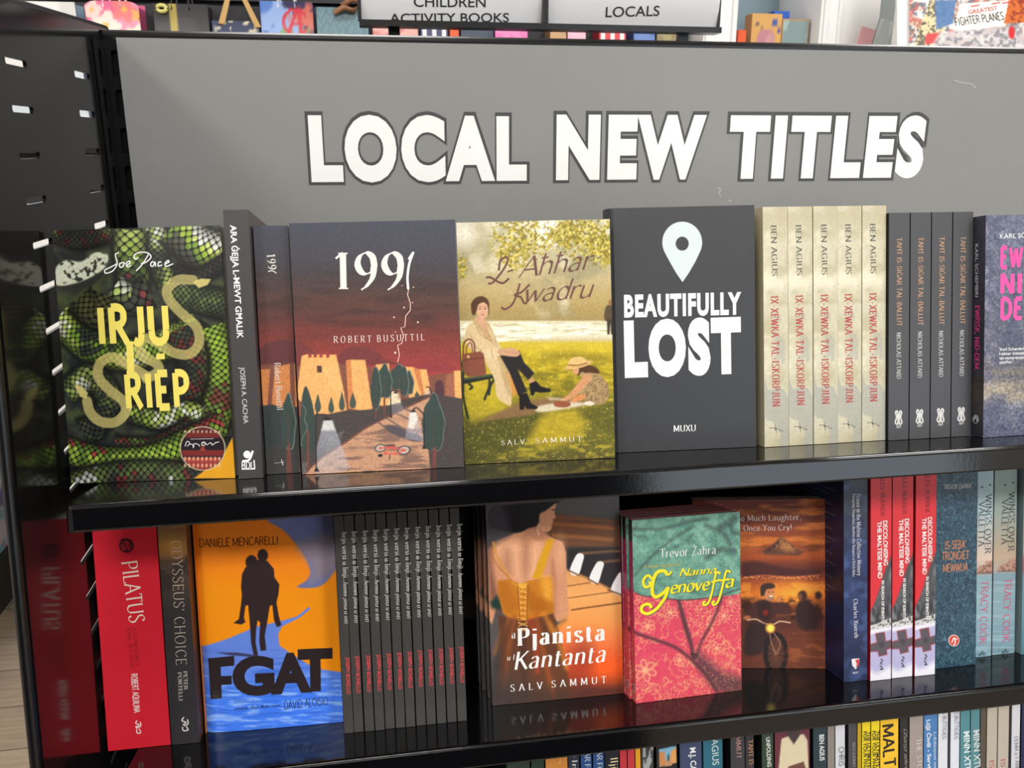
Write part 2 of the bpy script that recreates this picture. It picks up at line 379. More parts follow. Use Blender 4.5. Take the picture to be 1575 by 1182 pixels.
# ------------------------------------------------------------ printed pictures: a colour per grid point of the cover
def vnoise(x, y, seed=0):
    xi = np.floor(x).astype(np.int64); yi = np.floor(y).astype(np.int64); fx = x-xi; fy = y-yi
    fx = fx*fx*(3-2*fx); fy = fy*fy*(3-2*fy)
    def h(a, b):
        n = (a*374761393+b*668265263+seed*982451653) & 0xffffffff
        n = ((n ^ (n >> 13))*1274126177) & 0xffffffff
        return ((n ^ (n >> 16)) & 0xffff)/65535.0
    return (h(xi, yi)*(1-fx)+h(xi+1, yi)*fx)*(1-fy)+(h(xi, yi+1)*(1-fx)+h(xi+1, yi+1)*fx)*fy
def fbm(x, y, o=4, seed=0):
    s = 0; a = .5
    for k in range(o): s = s+a*vnoise(x*2**k, y*2**k, seed+k); a *= .5
    return s/(1-.5**o)
class Paint:
    def __init__(s, face, res=.00056):
        nx = max(4, int(face.w/res)); nz = max(4, int(face.h/res))
        s.a = np.linspace(0, face.w, nx); s.b = np.linspace(0, face.h, nz)
        A, B = np.meshgrid(s.a, s.b); s.A, s.B = A, B
        p = face.o+A[..., None]*face.ex+B[..., None]*face.ez-CAM; c = p @ RM.T
        s.X = CX+FPX*c[..., 0]/c[..., 2]; s.Y = CY+FPX*c[..., 1]/c[..., 2]
        s.img = np.zeros(A.shape+(3,)); s.Z = (0, 0, 1.0)
    def zoom(s, ox, oy, k): s.Z = (ox, oy, k); return s       # following coordinates are read in an enlarged crop
    def _p(s, P): P = np.asarray(P, float); return np.array(s.Z[:2])+P/s.Z[2]
    def fill(s, colr): s.img[:] = colr; return s
    def blend(s, m, colr, alpha=1):
        m = np.clip(m*alpha, 0, 1)[..., None]; s.img += (np.asarray(colr, float)-s.img)*m; return s
    def vgrad(s, stops, alpha=1, slope=0):
        Y = (s.Y-s.Z[1])*s.Z[2]+slope*(s.X-s.Z[0])*s.Z[2]; ys = [q[0] for q in stops]
        c = np.stack([np.interp(Y, ys, [q[1][k] for q in stops]) for k in range(3)], -1)
        s.img += (c-s.img)*alpha; return s
    def mask(s, P, soft=1.0, sm=False, closed=True):
        P = s._p(P)
        if sm: P = smooth(np.concatenate([P, P[:1]]), 6)[:-1]
        inside = np.zeros(s.X.shape, bool); D = np.full(s.X.shape, 1e9)
        m = soft*2+2
        x0, x1, y0, y1 = P[:, 0].min()-m, P[:, 0].max()+m, P[:, 1].min()-m, P[:, 1].max()+m
        sel = (s.X > x0) & (s.X < x1) & (s.Y > y0) & (s.Y < y1)
        X = s.X[sel]; Y = s.Y[sel]; ins = np.zeros(len(X), bool); d2 = np.full(len(X), 1e9)
        for (ax, ay), (bx, by) in zip(P, np.roll(P, -1, 0)):
            c = (ay > Y) != (by > Y)
            if ay != by: ins ^= c & (X < (bx-ax)*(Y-ay)/(by-ay)+ax)
            l = (bx-ax)**2+(by-ay)**2+1e-9; t = np.clip(((X-ax)*(bx-ax)+(Y-ay)*(by-ay))/l, 0, 1)
            d2 = np.minimum(d2, (X-ax-t*(bx-ax))**2+(Y-ay-t*(by-ay))**2)
        d = np.sqrt(d2)*np.where(ins, 1, -1); out = np.zeros(s.X.shape); out[sel] = np.clip(.5+d/(2*max(soft, .3)), 0, 1)
        return out
    def poly(s, P, colr, soft=.7, alpha=1, sm=False): return s.blend(s.mask(P, soft, sm), colr, alpha)
    def ell(s, c, rx, ry, colr, soft=.7, alpha=1, rot=0):
        c = s._p(c); rx /= s.Z[2]; ry /= s.Z[2]; a = math.radians(rot)
        dx = s.X-c[0]; dy = s.Y-c[1]; u = dx*math.cos(a)+dy*math.sin(a); v = -dx*math.sin(a)+dy*math.cos(a)
        r = np.sqrt((u/rx)**2+(v/ry)**2); return s.blend(np.clip(.5+(1-r)*min(rx, ry)/(2*soft), 0, 1), colr, alpha)
    def near(s, P, sm=True, n=6):
        P = s._p(P); P = smooth(P, n) if sm else P
        d = np.full(s.X.shape, 1e9); S = np.zeros(s.X.shape); Tt = np.zeros(s.X.shape); acc = 0
        for (ax, ay), (bx, by) in zip(P[:-1], P[1:]):
            l = math.hypot(bx-ax, by-ay)+1e-9; ux, uy = (bx-ax)/l, (by-ay)/l
            t = np.clip((s.X-ax)*ux+(s.Y-ay)*uy, 0, l); ex = s.X-ax-t*ux; ey = s.Y-ay-t*uy; e = np.hypot(ex, ey)
            k = e < d; d = np.where(k, e, d); S = np.where(k, acc+t, S); Tt = np.where(k, np.sign(ux*ey-uy*ex)*e, Tt); acc += l
        return d, S, Tt, acc
    def line(s, P, w, colr, soft=.6, alpha=1, sm=True):
        w /= s.Z[2]; d, _, _, _ = s.near(P, sm); return s.blend(np.clip(.5+(w/2-d)/(2*soft), 0, 1), colr, alpha)
    def grain(s, amp, k=1.0, seed=0, sx=1, sy=1):
        n = vnoise(s.X*k*sx, s.Y*k*sy, seed)-.5; s.img *= (1+amp*2*n)[..., None]; return s
    def cloud(s, colr, k, lo, hi, seed=0, alpha=1, m=None, sx=1, sy=1, o=4):
        n = fbm(s.X*k*sx, s.Y*k*sy, o, seed); q = np.clip((n-lo)/(hi-lo), 0, 1)
        if m is not None: q = q*m
        return s.blend(q, colr, alpha)
    def out(s, mb, yf=None, curve=None):
        Y = np.zeros(s.A.shape) if yf is None else yf(s.A)
        mb.grid(np.stack([s.A, Y, s.B], -1), lin(np.clip(s.img, 0, 255)))

# ------------------------------------------------------------ the room
XL, XR, YF, YB = -2.6, 3.6, -3.0, 3.6
def wood_mat():
    m = bpy.data.materials.new('oak_planks'); m.use_nodes = True; nt = m.node_tree; b = nt.nodes['Principled BSDF']
    tc = nt.nodes.new('ShaderNodeTexCoord'); mp = nt.nodes.new('ShaderNodeMapping'); mp.inputs['Scale'].default_value = (1, 1, 1); mp.inputs['Rotation'].default_value = (0, 0, 0)
    br = nt.nodes.new('ShaderNodeTexBrick'); br.inputs['Scale'].default_value = 1; br.inputs['Mortar Size'].default_value = .002
    br.inputs['Brick Width'].default_value = 1.2; br.inputs['Row Height'].default_value = .18
    br.inputs['Color1'].default_value = (*lin((178, 160, 140)), 1); br.inputs['Color2'].default_value = (*lin((160, 142, 122)), 1); br.inputs['Mortar'].default_value = (*lin((90, 76, 62)), 1)
    mp2 = nt.nodes.new('ShaderNodeMapping'); mp2.inputs['Scale'].default_value = (3, 40, 1)
    n = nt.nodes.new('ShaderNodeTexNoise'); n.inputs['Scale'].default_value = 2; n.inputs['Detail'].default_value = 6
    mx = nt.nodes.new('ShaderNodeMix'); mx.data_type = 'RGBA'; mx.blend_type = 'MULTIPLY'; mx.inputs[0].default_value = .55
    r = nt.nodes.new('ShaderNodeValToRGB'); r.color_ramp.elements[0].color = (.5, .46, .42, 1); r.color_ramp.elements[0].position = .3; r.color_ramp.elements[1].position = .65
    nt.links.new(tc.outputs['Object'], mp.inputs['Vector']); nt.links.new(mp.outputs['Vector'], br.inputs['Vector'])
    nt.links.new(tc.outputs['Object'], mp2.inputs['Vector']); nt.links.new(mp2.outputs['Vector'], n.inputs['Vector'])
    nt.links.new(n.outputs['Fac'], r.inputs['Fac']); nt.links.new(br.outputs['Color'], mx.inputs[6]); nt.links.new(r.outputs['Color'], mx.inputs[7])
    nt.links.new(mx.outputs[2], b.inputs['Base Color']); b.inputs['Roughness'].default_value = .45
    return m
M_WALL = node_mat('white_wall_paint', (236, 234, 230), rough=.8, var=.02)
M_CEIL = node_mat('ceiling_paint', (226, 224, 220), rough=.9, var=.02)
struct('floor', MB().box(XL-.1, XR+.1, YF-.1, YB+.1, -.05, 0), wood_mat())
struct('ceiling', MB().box(XL-.1, XR+.1, YF-.1, YB+.1, CEIL, CEIL+.05), M_CEIL)
struct('wall_back', MB().box(XL-.1, XR+.1, YB, YB+.08, 0, CEIL), M_WALL)
struct('wall_left', MB().box(XL-.08, XL, YF, YB, 0, CEIL), M_WALL)
struct('wall_right', MB().box(XR, XR+.08, YF, YB, 0, CEIL), M_WALL)
wx0, wx1, wz0, wz1 = WIN[0]-WIN[3]/2, WIN[0]+WIN[3]/2, WIN[2]-WIN[4]/2, WIN[2]+WIN[4]/2
struct('wall_front', MB().box(XL-.08, wx0, YF-.08, YF, 0, CEIL).box(wx1, XR+.08, YF-.08, YF, 0, CEIL).box(wx0, wx1, YF-.08, YF, 0, wz0).box(wx0, wx1, YF-.08, YF, wz1, CEIL), M_WALL)
w = MB()
for a in ((wx0, wx0+.05, wz0, wz1), (wx1-.05, wx1, wz0, wz1), (wx0+.05, wx1-.05, wz0, wz0+.05), (wx0+.05, wx1-.05, wz1-.05, wz1)):
    w.box(a[0], a[1], YF-.03, YF+.02, a[2], a[3])
struct('window_1', w, node_mat('white_window_frame', (225, 225, 222), rough=.5))
M_FIX = node_mat('lamp_housing', (235, 235, 235), rough=.5)
for i, (lx, ly) in enumerate(LAMPS):
    f = MB()
    for a in ((-.31, -.285, -.31, .31), (.285, .31, -.31, .31), (-.285, .285, -.31, -.285), (-.285, .285, .285, .31)):
        f.box(lx+a[0], lx+a[1], ly+a[2], ly+a[3], CEIL-.06, CEIL)
    o = f.build('ceiling_lamp', M_FIX); tag(o, 'square white ceiling lamp in the shop ceiling overhead', 'ceiling lamp', 'ceiling lamps')

# ------------------------------------------------------------ the black shelving unit
LEAN = math.radians(11.2)
S1, S2, S3 = Vector((0, .6325, 1.1915)), Vector((0, .6565, .923)), Vector((0, .6806, .6545))
def shelf_m(S): return Matrix.Translation(S) @ Matrix.Rotation(-LEAN, 4, 'X')
PX = -.2600                      # inner face of the end panel
unit = empty('shelving_unit', Matrix.Translation((.3, .8, 0)), 'black metal shelving unit with slotted end panel and tilted shelves holding the books', 'shelving unit')
UI = unit.matrix_world.inverted()
def upart(name, mb, mat, mtx=None):
    o = mb.build(name, mat, unit); o.matrix_parent_inverse = Matrix.Identity(4)
    o.matrix_local = UI @ (mtx or Matrix.Identity(4)); return o
def plate(outline, holes, x0, x1):
    """flat plate in the YZ plane with slots cut through"""
    cu = bpy.data.curves.new('plate', 'CURVE'); cu.dimensions = '2D'; cu.fill_mode = 'BOTH'; cu.extrude = abs(x1-x0)/2
    for loop in [outline]+holes:
        sp = cu.splines.new('POLY'); sp.points.add(len(loop)-1); sp.use_cyclic_u = True
        for p, (a, b) in zip(sp.points, loop): p.co = (a, b, 0, 1)
    ob = bpy.data.objects.new('plate', cu); me = bpy.data.meshes.new_from_object(ob)
    n = len(me.vertices); V = np.empty(n*3); me.vertices.foreach_get('co', V); V = V.reshape(-1, 3)
    F = [tuple(p.vertices) for p in me.polygons]
    bpy.data.objects.remove(ob); bpy.data.curves.remove(cu); bpy.data.meshes.remove(me)
    m = MB(); m.add(np.stack([V[:, 2]+(x0+x1)/2, V[:, 0], V[:, 1]], 1), [np.array([f]) for f in F], (20, 20, 20)); return m
def slot(yc, zc, ly, lz, n=5):
    r = min(ly, lz)*.35; P = []
    for cx, cy, a0 in ((ly/2-r, lz/2-r, 0), (-ly/2+r, lz/2-r, 90), (-ly/2+r, -lz/2+r, 180), (ly/2-r, -lz/2+r, 270)):
        for k in range(n):
            a = math.radians(a0+90*k/(n-1)); P.append((yc+cx+r*math.cos(a), zc+cy+r*math.sin(a)))
    return P
yf = lambda z: .642+.159*(z-1.2997)
edge = [(yf(0), 0), (1.03, 0), (1.03, 1.5645), (1.0, 1.5635), (.80, 1.555)]
for k in range(9):
    a = math.radians(90+80*k/8); edge.append((.775+.085*math.cos(a)*1.15, 1.468+.085*math.sin(a)))
holes = []
for k in range(28): holes.append(slot(.7535, 1.5090-.0345*k, .0435, .0052))
for k in range(28): holes.append(slot(.918, 1.5110-.0350*k, .0475, .0062))
upart('end_panel', plate(edge, holes, PX-.003, PX), M_PANEL)
fl = MB()                        # folded lip running round the edge of the end panel
path = [(yf(.02), .02), (yf(.8), .8), (yf(1.30), 1.30)]+edge[-1:4:-1]+[(.80, 1.555), (1.0, 1.5635), (1.03, 1.5645)]
fl.tube([(PX-.004, a, b) for a, b in path], .0042, (20, 20, 20))
upart('panel_edge', fl, M_BLACK)
XE = 1.10
bk = MB().box(PX, XE, 1.004, 1.012, .05, 1.548)
upart('back_panel', bk, M_BLACK)
# top rail: a rolled lip along the top of the back
rl = MB()
prof = [(.9960, 1.5525), (.9960, 1.5560), (.9975, 1.5590), (1.0005, 1.5610), (1.006, 1.5615), (1.026, 1.5615), (1.026, 1.5525)]
rl.prism(prof, PX+.002, XE, (20, 20, 20), 'x')
upart('top_rail', rl, M_BLACK)
# slotted upright in the corner
up_holes = [slot(PX+.0085+.006*0, 1.528-.0345*k, .0075, .026) for k in range(40)]
def plate_xz(outline, hs, y0, y1):
    m = plate(outline, hs, y0, y1); m.v[0] = m.v[0][:, [1, 0, 2]]; return m
up = plate_xz([(PX+.0005, .06), (PX+.032, .06), (PX+.032, 1.552), (PX+.0005, 1.552)], [slot(PX+.0115, 1.5275-.0385*k, .0075, .027) for k in range(38)], .9962, .9985)
upart('corner_upright', up, M_BLACK)
up2 = plate([(.962, .06), (.9950, .06), (.9950, 1.549), (.962, 1.549)], [slot(.978, 1.5275-.0385*k, .010, .027) for k in range(38)], PX+.0006, PX+.0022)
upart('corner_flange', up2, M_BLACK)
LIP = .0212
XS = -.2310
def shelf(S):
    m = MB(); D = .325
    # cross-section (t back, h up) of surface with a rolled front lip
    RL = .0042
    pr = [(.012, 0.0)]+[(RL-RL*math.sin(math.pi/2*k/9), -RL+RL*math.cos(math.pi/2*k/9)) for k in range(10)]+[ (0, -LIP+.0016), (.0008, -LIP), (.009, -LIP), (.009, -LIP+.0015), (.0018, -LIP+.0016), (.0018, -.0050), (.0060, -.0018), (D, -.0018), (D, 0)]
    m.prism(pr, XS+.006, XE, (16, 16, 17), 'x')
    # rounded left corner of the lip and folded side flange
    cor = [(XS+.006, 0), (XS+.0025, .0010), (XS+.0006, .0035), (XS, .007), (XS, D), (XS+.002, D), (XS+.002, .008), (XS+.006, .0022)]
    m.prism(cor, -LIP, -.0040, (16, 16, 17), 'z')
    m.box(XS+.0010, XS+.0065, .0060, D, -.0045, -.0001)
    m.prism([(XS+.0062, .0006), (XS+.0030, .0020), (XS+.0012, .0042), (XS+.0010, .0062), (XS+.0062, .0062)], -.0045, -.0018, (16, 16, 17), 'z')
    o = upart('shelf', m, M_SHELF, shelf_m(S))
    return o
for S in (S1, S2, S3): shelf(S)
br = MB().box(PX+.0005, PX+.003, .7, .99, 0.02, .06)
upart('base_deck', MB().box(PX, XE, .48, 1.0, .03, .15), M_SHELF)
# shelf brackets against the end panel
for S in (S1, S2, S3):
    b = MB().prism([(.10, -.002), (.33, -.002), (.33, -.032), (.24, -.028)], PX+.012, PX+.0145, (15, 15, 15), 'x')
    upart('shelf_bracket', b, M_BLACK, shelf_m(S))

# ------------------------------------------------------------ the sign board in the back of the unit
sign = empty('sign_board', Matrix.Translation((.28, .995, 1.10)), 'grey sign board with large white outlined capital lettering, behind the top row of books', 'sign')
SI = sign.matrix_world.inverted()
M_GREY = node_mat('grey_sign_card', (140, 140, 138), rough=.5, var=.015, vscale=6, spec=.35)
sb = MB(); NX = 24
X0, X1, SB0, SB1 = -.2452, XE, 1.10, 1.5532
def sag(x, z): return -.0035*math.sin(math.pi*min(1, max(0, (x-X0)/.5)))*math.sin(math.pi*(z-SB0)/(SB1-SB0))
V = np.array([[(x-.28, sag(x, z)*0, z-1.10) for x in np.linspace(X0, X1, NX)] for z in np.linspace(SB0, SB1, 8)])
sb.grid(V, np.full(V.shape, .3)); V2 = V.copy(); V2[..., 1] += .0006; sb.grid(V2, np.full(V.shape, .3))
sb.build('board', M_GREY, sign)
sf = Face((.28, .995, 1.10), (1, 0, 0), (0, 0, 1), 1, .5)
M_WHITE = node_mat('white_vinyl', (246, 246, 243), rough=.5); M_DARK = node_mat('charcoal_vinyl', (66, 66, 65), rough=.5)
ol, wh = MB(), MB(); ao, aw = Art(ol, sf), Art(wh, sf)
SIGN = [('LOCAL', (479, 280.5), (810, 278.5), 103), ('NEW', (855, 277.5), (1082, 275.5), 101), ('TITLES', (1118, 275.5), (1417, 273.5), 98)]
for wd, p0, p1, hh in SIGN:
    k = .058/BCAP; h = hh/(1+2*k)
    sw = lambda t: block_text(t, .058, 1.2)
    so = lambda t: block_text(t, .093, 1.2)
    aw.text(wd, (p0[0], p0[1]-h*k), (p1[0], p1[1]-h*k), h, sw, (255, 255, 255), lay=2.4)
    ao.text(wd, (p0[0]-4.5, p0[1]-h*k), (p1[0]+4.5, p1[1]-h*k), h*1.015, so, (60, 60, 60), lay=1.2)
ol.build('letter_outline', M_DARK, sign)['label'] = 'charcoal outline behind the white letters'
wh.build('lettering', M_WHITE, sign)['label'] = 'white capital letters'
for P in ([(1104, 289), (1108, 292), (1106, 298), (1109, 302)], [(1120, 308), (1125, 310)], [(1467, 123), (1480, 127), (1494, 129), (1501, 136)]):
    sc = MB(); Art(sc, sf).line(P, 1.3, (186, 186, 180), lay=.6); sc.build('scratch', M_PRINT, sign)

# ------------------------------------------------------------ cover artwork (flat print; positions are read off the photo of each cover)
def hsh(a, b, k=0):
    n = (a.astype(np.int64)*73856093 ^ b.astype(np.int64)*19349663 ^ (k*83492791)) & 0x7fffffff
    n = (n*1103515245+12345) & 0x7fffffff
    return ((n >> 8) & 0xffff)/65535.0
GREENS = [(150, 176, 62), (120, 148, 48), (92, 120, 44), (176, 196, 92), (70, 84, 44), (214, 220, 190), (52, 60, 44), (40, 44, 40)]
def coil(p, P, w, pal, ls=7, ws=7, k=0, dark=1.0, rim=.12):
    """a scaly snake body along a path: overlapping rounded scales, mottled in patches"""
    d, S, T, tot = p.near(P, n=10); w = w/p.Z[2]
    ends = (S > .01) & (S < tot-.01)
    m = np.clip((w/2-d)/1.2+.5, 0, 1)*ends
    q = np.clip(2*T/w, -1, 1); T = w/2*np.arcsin(q)/1.25              # scales crowd towards the edges of the round body
    u, v = S/ls, T/ws
    a, b = u+v, u-v; ia, ib = np.floor(a), np.floor(b); fa, fb = a-ia-.5, b-ib-.5
    r = (np.abs(fa)**3+np.abs(fb)**3)**(1/3)*2
    sh = np.clip((1.0-r)/.22, 0, 1)*(.80+.55*(fa+fb)*.5+.30*np.clip(.6-np.hypot(fa+.1, fb+.1), 0, 1))
    cu, cv = (ia+ib)*.5, (ia-ib)*.5
    n = fbm(cu*.22+k*17.3, cv*.3+k*3.1, 2, k)*1.5-.25+.34*(hsh(ia, ib, k)-.5)
    pal = np.array(pal, float); pal = pal[np.argsort(pal @ np.array([.3, .6, .1]))]
    c = pal[np.clip((n*len(pal)).astype(int), 0, len(pal)-1)]
    cyl = rim+(1-rim)*np.clip(1-q*q, 0, 1)**.7
    p.blend(np.clip((w/2+7-d)/7, 0, 1)*ends, (16, 17, 17), .85)       # drawn gap between the coils
    p.img += ((c*(sh*cyl*dark)[..., None]+8)-p.img)*m[..., None]
def art_snake(f, mb):
    p = Paint(f); p.fill((38, 40, 40)); p.zoom(80, 340, 2.883)
    p.cloud((70, 78, 48), .05, .4, .75, 3)
    RED = [(130, 52, 48), (100, 44, 40), (72, 60, 44), (96, 108, 52), (56, 58, 44)]
    
    WG = [(232, 235, 222), (214, 220, 190), (170, 190, 100), (90, 100, 60), (150, 172, 80), (58, 62, 52)]
    DK = [(52, 54, 50), (64, 70, 52), (44, 46, 46), (84, 92, 58), (104, 116, 64)]
    coil(p, [(-20, 40), (120, 70), (250, 40), (330, -20)], 110, RED+DK, 7.8, 7.8, 1, .8)
    coil(p, [(430, -10), (470, 80), (470, 180), (520, 280)], 100, WG, 9.3, 9.3, 2, 1)
    coil(p, [(350, 40), (345, 150), (360, 240), (350, 330), (330, 420)], 150, RED[:3]+GREENS[:5], 14.4, 14.4, 3, 1.0)
    coil(p, [(270, 300), (345, 350), (430, 310)], 140, WG+WG+[(120, 50, 46)], 15.3, 15.3, 4, 1.05)
    coil(p, [(540, 20), (640, 110), (760, 150)], 190, [(176, 200, 70), (150, 180, 54), (205, 220, 120), (235, 238, 225), (118, 150, 50), (84, 88, 70)], 12.6, 12.6, 5, 1.05)
    coil(p, [(540, 220), (640, 250), (770, 180)], 70, [(40, 42, 42), (56, 58, 54)], 9.2, 9.2, 55, .8)
    coil(p, [(520, 330), (640, 340), (780, 380)], 130, [(96, 112, 60), (70, 84, 54), (122, 138, 80), (190, 198, 180), (60, 70, 50)], 8.4, 8.4, 6, 1)
    coil(p, [(30, 420), (180, 560), (340, 590), (560, 520), (640, 420)], 150, GREENS+[(190, 210, 100), (110, 150, 40), (235, 236, 225)], 9.3, 9.3, 7, 1.0)
    coil(p, [(120, 340), (200, 410), (240, 330)], 150, [(70, 72, 38), (84, 84, 44), (60, 62, 34)], 10.3, 10.3, 8, .9)
    coil(p, [(700, 470), (750, 620), (740, 780), (690, 920)], 170, [(150, 186, 50), (176, 206, 80), (120, 150, 46), (96, 110, 50), (110, 60, 46), (140, 170, 60)], 10.1, 10.1, 9, 1.05)
    coil(p, [(560, 480), (620, 600), (610, 720), (560, 830)], 150, DK+[(150, 160, 90), (120, 50, 46)], 9.3, 9.3, 10, .9)
    coil(p, [(60, 760), (170, 690), (250, 780), (200, 900), (130, 940)], 120, DK+WG, 9.3, 9.3, 11, .95)
    coil(p, [(340, 850), (470, 880), (600, 840), (660, 860)], 90, WG+DK+GREENS, 9.3, 9.3, 12, 1.0)
    coil(p, [(280, 990), (460, 990), (620, 900)], 70, RED+GREENS, 8.5, 8.5, 13, 1)
    coil(p, [(40, 1010), (230, 1060), (440, 1050), (640, 960), (760, 900)], 120, GREENS[:5]+[(190, 214, 110), (150, 190, 60), (150, 54, 54), (160, 60, 56)], 10.3, 10.3, 14, 1.1)
    coil(p, [(60, 1180), (260, 1130), (480, 1120), (700, 1150)], 120, DK+[(92, 116, 54), (110, 132, 64), (120, 46, 48), (206, 210, 200)], 10.3, 10.3, 15, .95)
    # the pale blotched head at the left
    p.poly([(14, 210), (60, 170), (140, 165), (200, 130), (245, 150), (248, 200), (200, 270), (120, 312), (40, 318), (18, 290)], (44, 46, 40), 2, 1, True)
    hm = p.mask([(14, 215), (60, 175), (130, 180), (190, 140), (246, 150), (240, 200), (190, 240), (110, 275), (20, 285)], 1.5, True)
    p.blend(hm, (206, 210, 186)); p.cloud((52, 56, 44), .17, .52, .6, 9, 1, hm)
    p.grain(.10, .9, 4)
    G = np.array((226, 210, 128.0))
    # translucent golden snake winding through the title
    d, S, T, tot = p.near([(625, 262), (560, 262), (512, 300), (520, 350), (575, 410), (640, 470), (652, 540), (610, 590), (540, 585), (480, 545), (420, 520), (385, 550), (405, 600), (465, 635), (470, 670), (420, 700)])
    d2, S2, T2, tot2 = p.near([(420, 690), (340, 640), (270, 605), (215, 630), (205, 690), (255, 750), (315, 800), (325, 850), (280, 893), (215, 890), (170, 850), (155, 800)])
    wv = 15/2.883*1.0
    for dd, al in ((d, .74), (d2, .78)): p.blend(np.clip(.5+(17.5/2.883*1.25-dd)/1.0, 0, 1), G*.9, al)
    p.poly([(625, 270), (660, 256), (705, 258), (690, 284), (650, 298)], G*.95, .6, .9)
    p.poly([(97, 724), (130, 732), (160, 764), (150, 790), (125, 780)], G*.95, .6, .9)
    p.poly([(630, 1142), (700, 1090), (760, 1040), (800, 960), (815, 1142)], (222, 158, 34), .6)
    p.ell((668, 1010), 101, 98, (222, 205, 170), .6); p.ell((668, 1010), 97, 94, (38, 30, 36), .6)
    dm = np.clip((95-np.hypot((p.X-80)*2.883-668, (p.Y-340)*2.883-1010))/3, 0, 1)
    for yy, cc in ((1062, (176, 66, 56)), (1030, (130, 48, 44)), (950, (120, 44, 44)), (920, (96, 40, 42))):
        p.blend(dm*np.clip((14-np.abs((p.Y-340)*2.883-yy))/3, 0, 1), cc, .9)
    p.blend(dm*np.clip(((p.Y-340)*2.883-1072)/4, 0, 1), (150, 52, 48))
    for i in range(9):
        x = 590+i*19
        for yy in (1085, 1055, 935): p.ell((x, yy), 5, 9 if yy > 1000 else 6, (236, 190, 150), .6, .8*1)
    p.poly([(655, 1020), (668, 990), (682, 1020)], (150, 60, 54), .5)
    p.out(mb)
    A = Art(mb, f); z = lambda x, y: (80+x/2.883, 340+y/2.883)
    Y1, Y2 = (240, 222, 106), (236, 216, 92)
    A.text('IRJU', z(211, 546), z(524, 536), 55.5, 'block', Y1)
    A.text('I', z(335, 690), z(366, 690), 54, 'block', Y1); A.poly([z(462, 590), z(500, 588), z(501, 613), z(463, 615)], Y1)
    A.text('RIEP', z(330, 832), z(616, 822), 52, 'block', Y1)
    W = (240, 240, 236)
    for P in ([(298, 141), (282, 150), (290, 190), (270, 222), (240, 232), (236, 218), (262, 205), (290, 190)],
              [(312, 185), (300, 192), (304, 206), (316, 202), (320, 188), (312, 184), (326, 188)], [(332, 198), (348, 186), (342, 178), (330, 190), (336, 204), (352, 198)],
              [(384, 164), (370, 170), (366, 152), (390, 140), (424, 142), (440, 160), (420, 182), (396, 190)], [(428, 150), (410, 180), (392, 204), (374, 222)],
              [(455, 184), (444, 182), (438, 196), (448, 202), (458, 184), (460, 202)], [(486, 182), (474, 184), (472, 200), (490, 196)], [(500, 192), (520, 182), (514, 176), (502, 190), (508, 202), (538, 190)]):
        A.line([z(*q) for q in P], 1.9, W, lay=2)
    A.disc(z(345, 166), .8, .8, W)
    for P in ([(590, 1000), (600, 978), (612, 986), (600, 1000)], [(612, 990), (624, 992), (628, 1006), (632, 988), (650, 992), (656, 1000)], [(664, 986), (680, 982), (676, 996), (664, 992), (672, 980), (690, 994)], [(692, 990), (706, 984), (712, 994), (726, 984), (742, 980)]):
        A.line([z(*q) for q in P], 1.0, W, lay=2)
    A.line([z(615, 968), z(718, 966)], .5, W, lay=2)

C91 = [(340, (64, 66, 80)), (380, (64, 64, 74)), (420, (66, 58, 62)), (462, (84, 56, 48)), (480, (88, 54, 50)), (510, (116, 54, 48)), (545, (138, 58, 52)), (580, (166, 62, 62)), (640, (172, 66, 64)), (800, (160, 70, 60))]
OR_, ORD, BRN = (240, 172, 104), (206, 128, 76), (128, 78, 62)
TR, TRL = (56, 70, 66), (128, 146, 136)
def tree91(p, c, rx, ry, base, leafy=False, trunk=True):
    if trunk: p.line([(c[0], c[1]+ry*.5), (c[0], base)], 14, (112, 66, 58), sm=False)
    P = []
    for k in range(26):
        a = 2*math.pi*k/26; j = 1+(.08*math.sin(k*5.1) if leafy else 0)
        sq = 1 if math.sin(a) > 0 else .75+.25*abs(math.sin(a))
        P.append((c[0]+rx*math.cos(a)*j*(1 if math.sin(a) > -.2 else .82), c[1]+ry*math.sin(a)*j))
    p.poly(P, TR, .8, 1, True)
    p.line([(c[0], c[1]-ry*.3), (c[0], base)], 5, (100, 66, 60), .7, .7, False)
    p.line(P[-7:]+P[:8], 5, TRL, .6, .8)
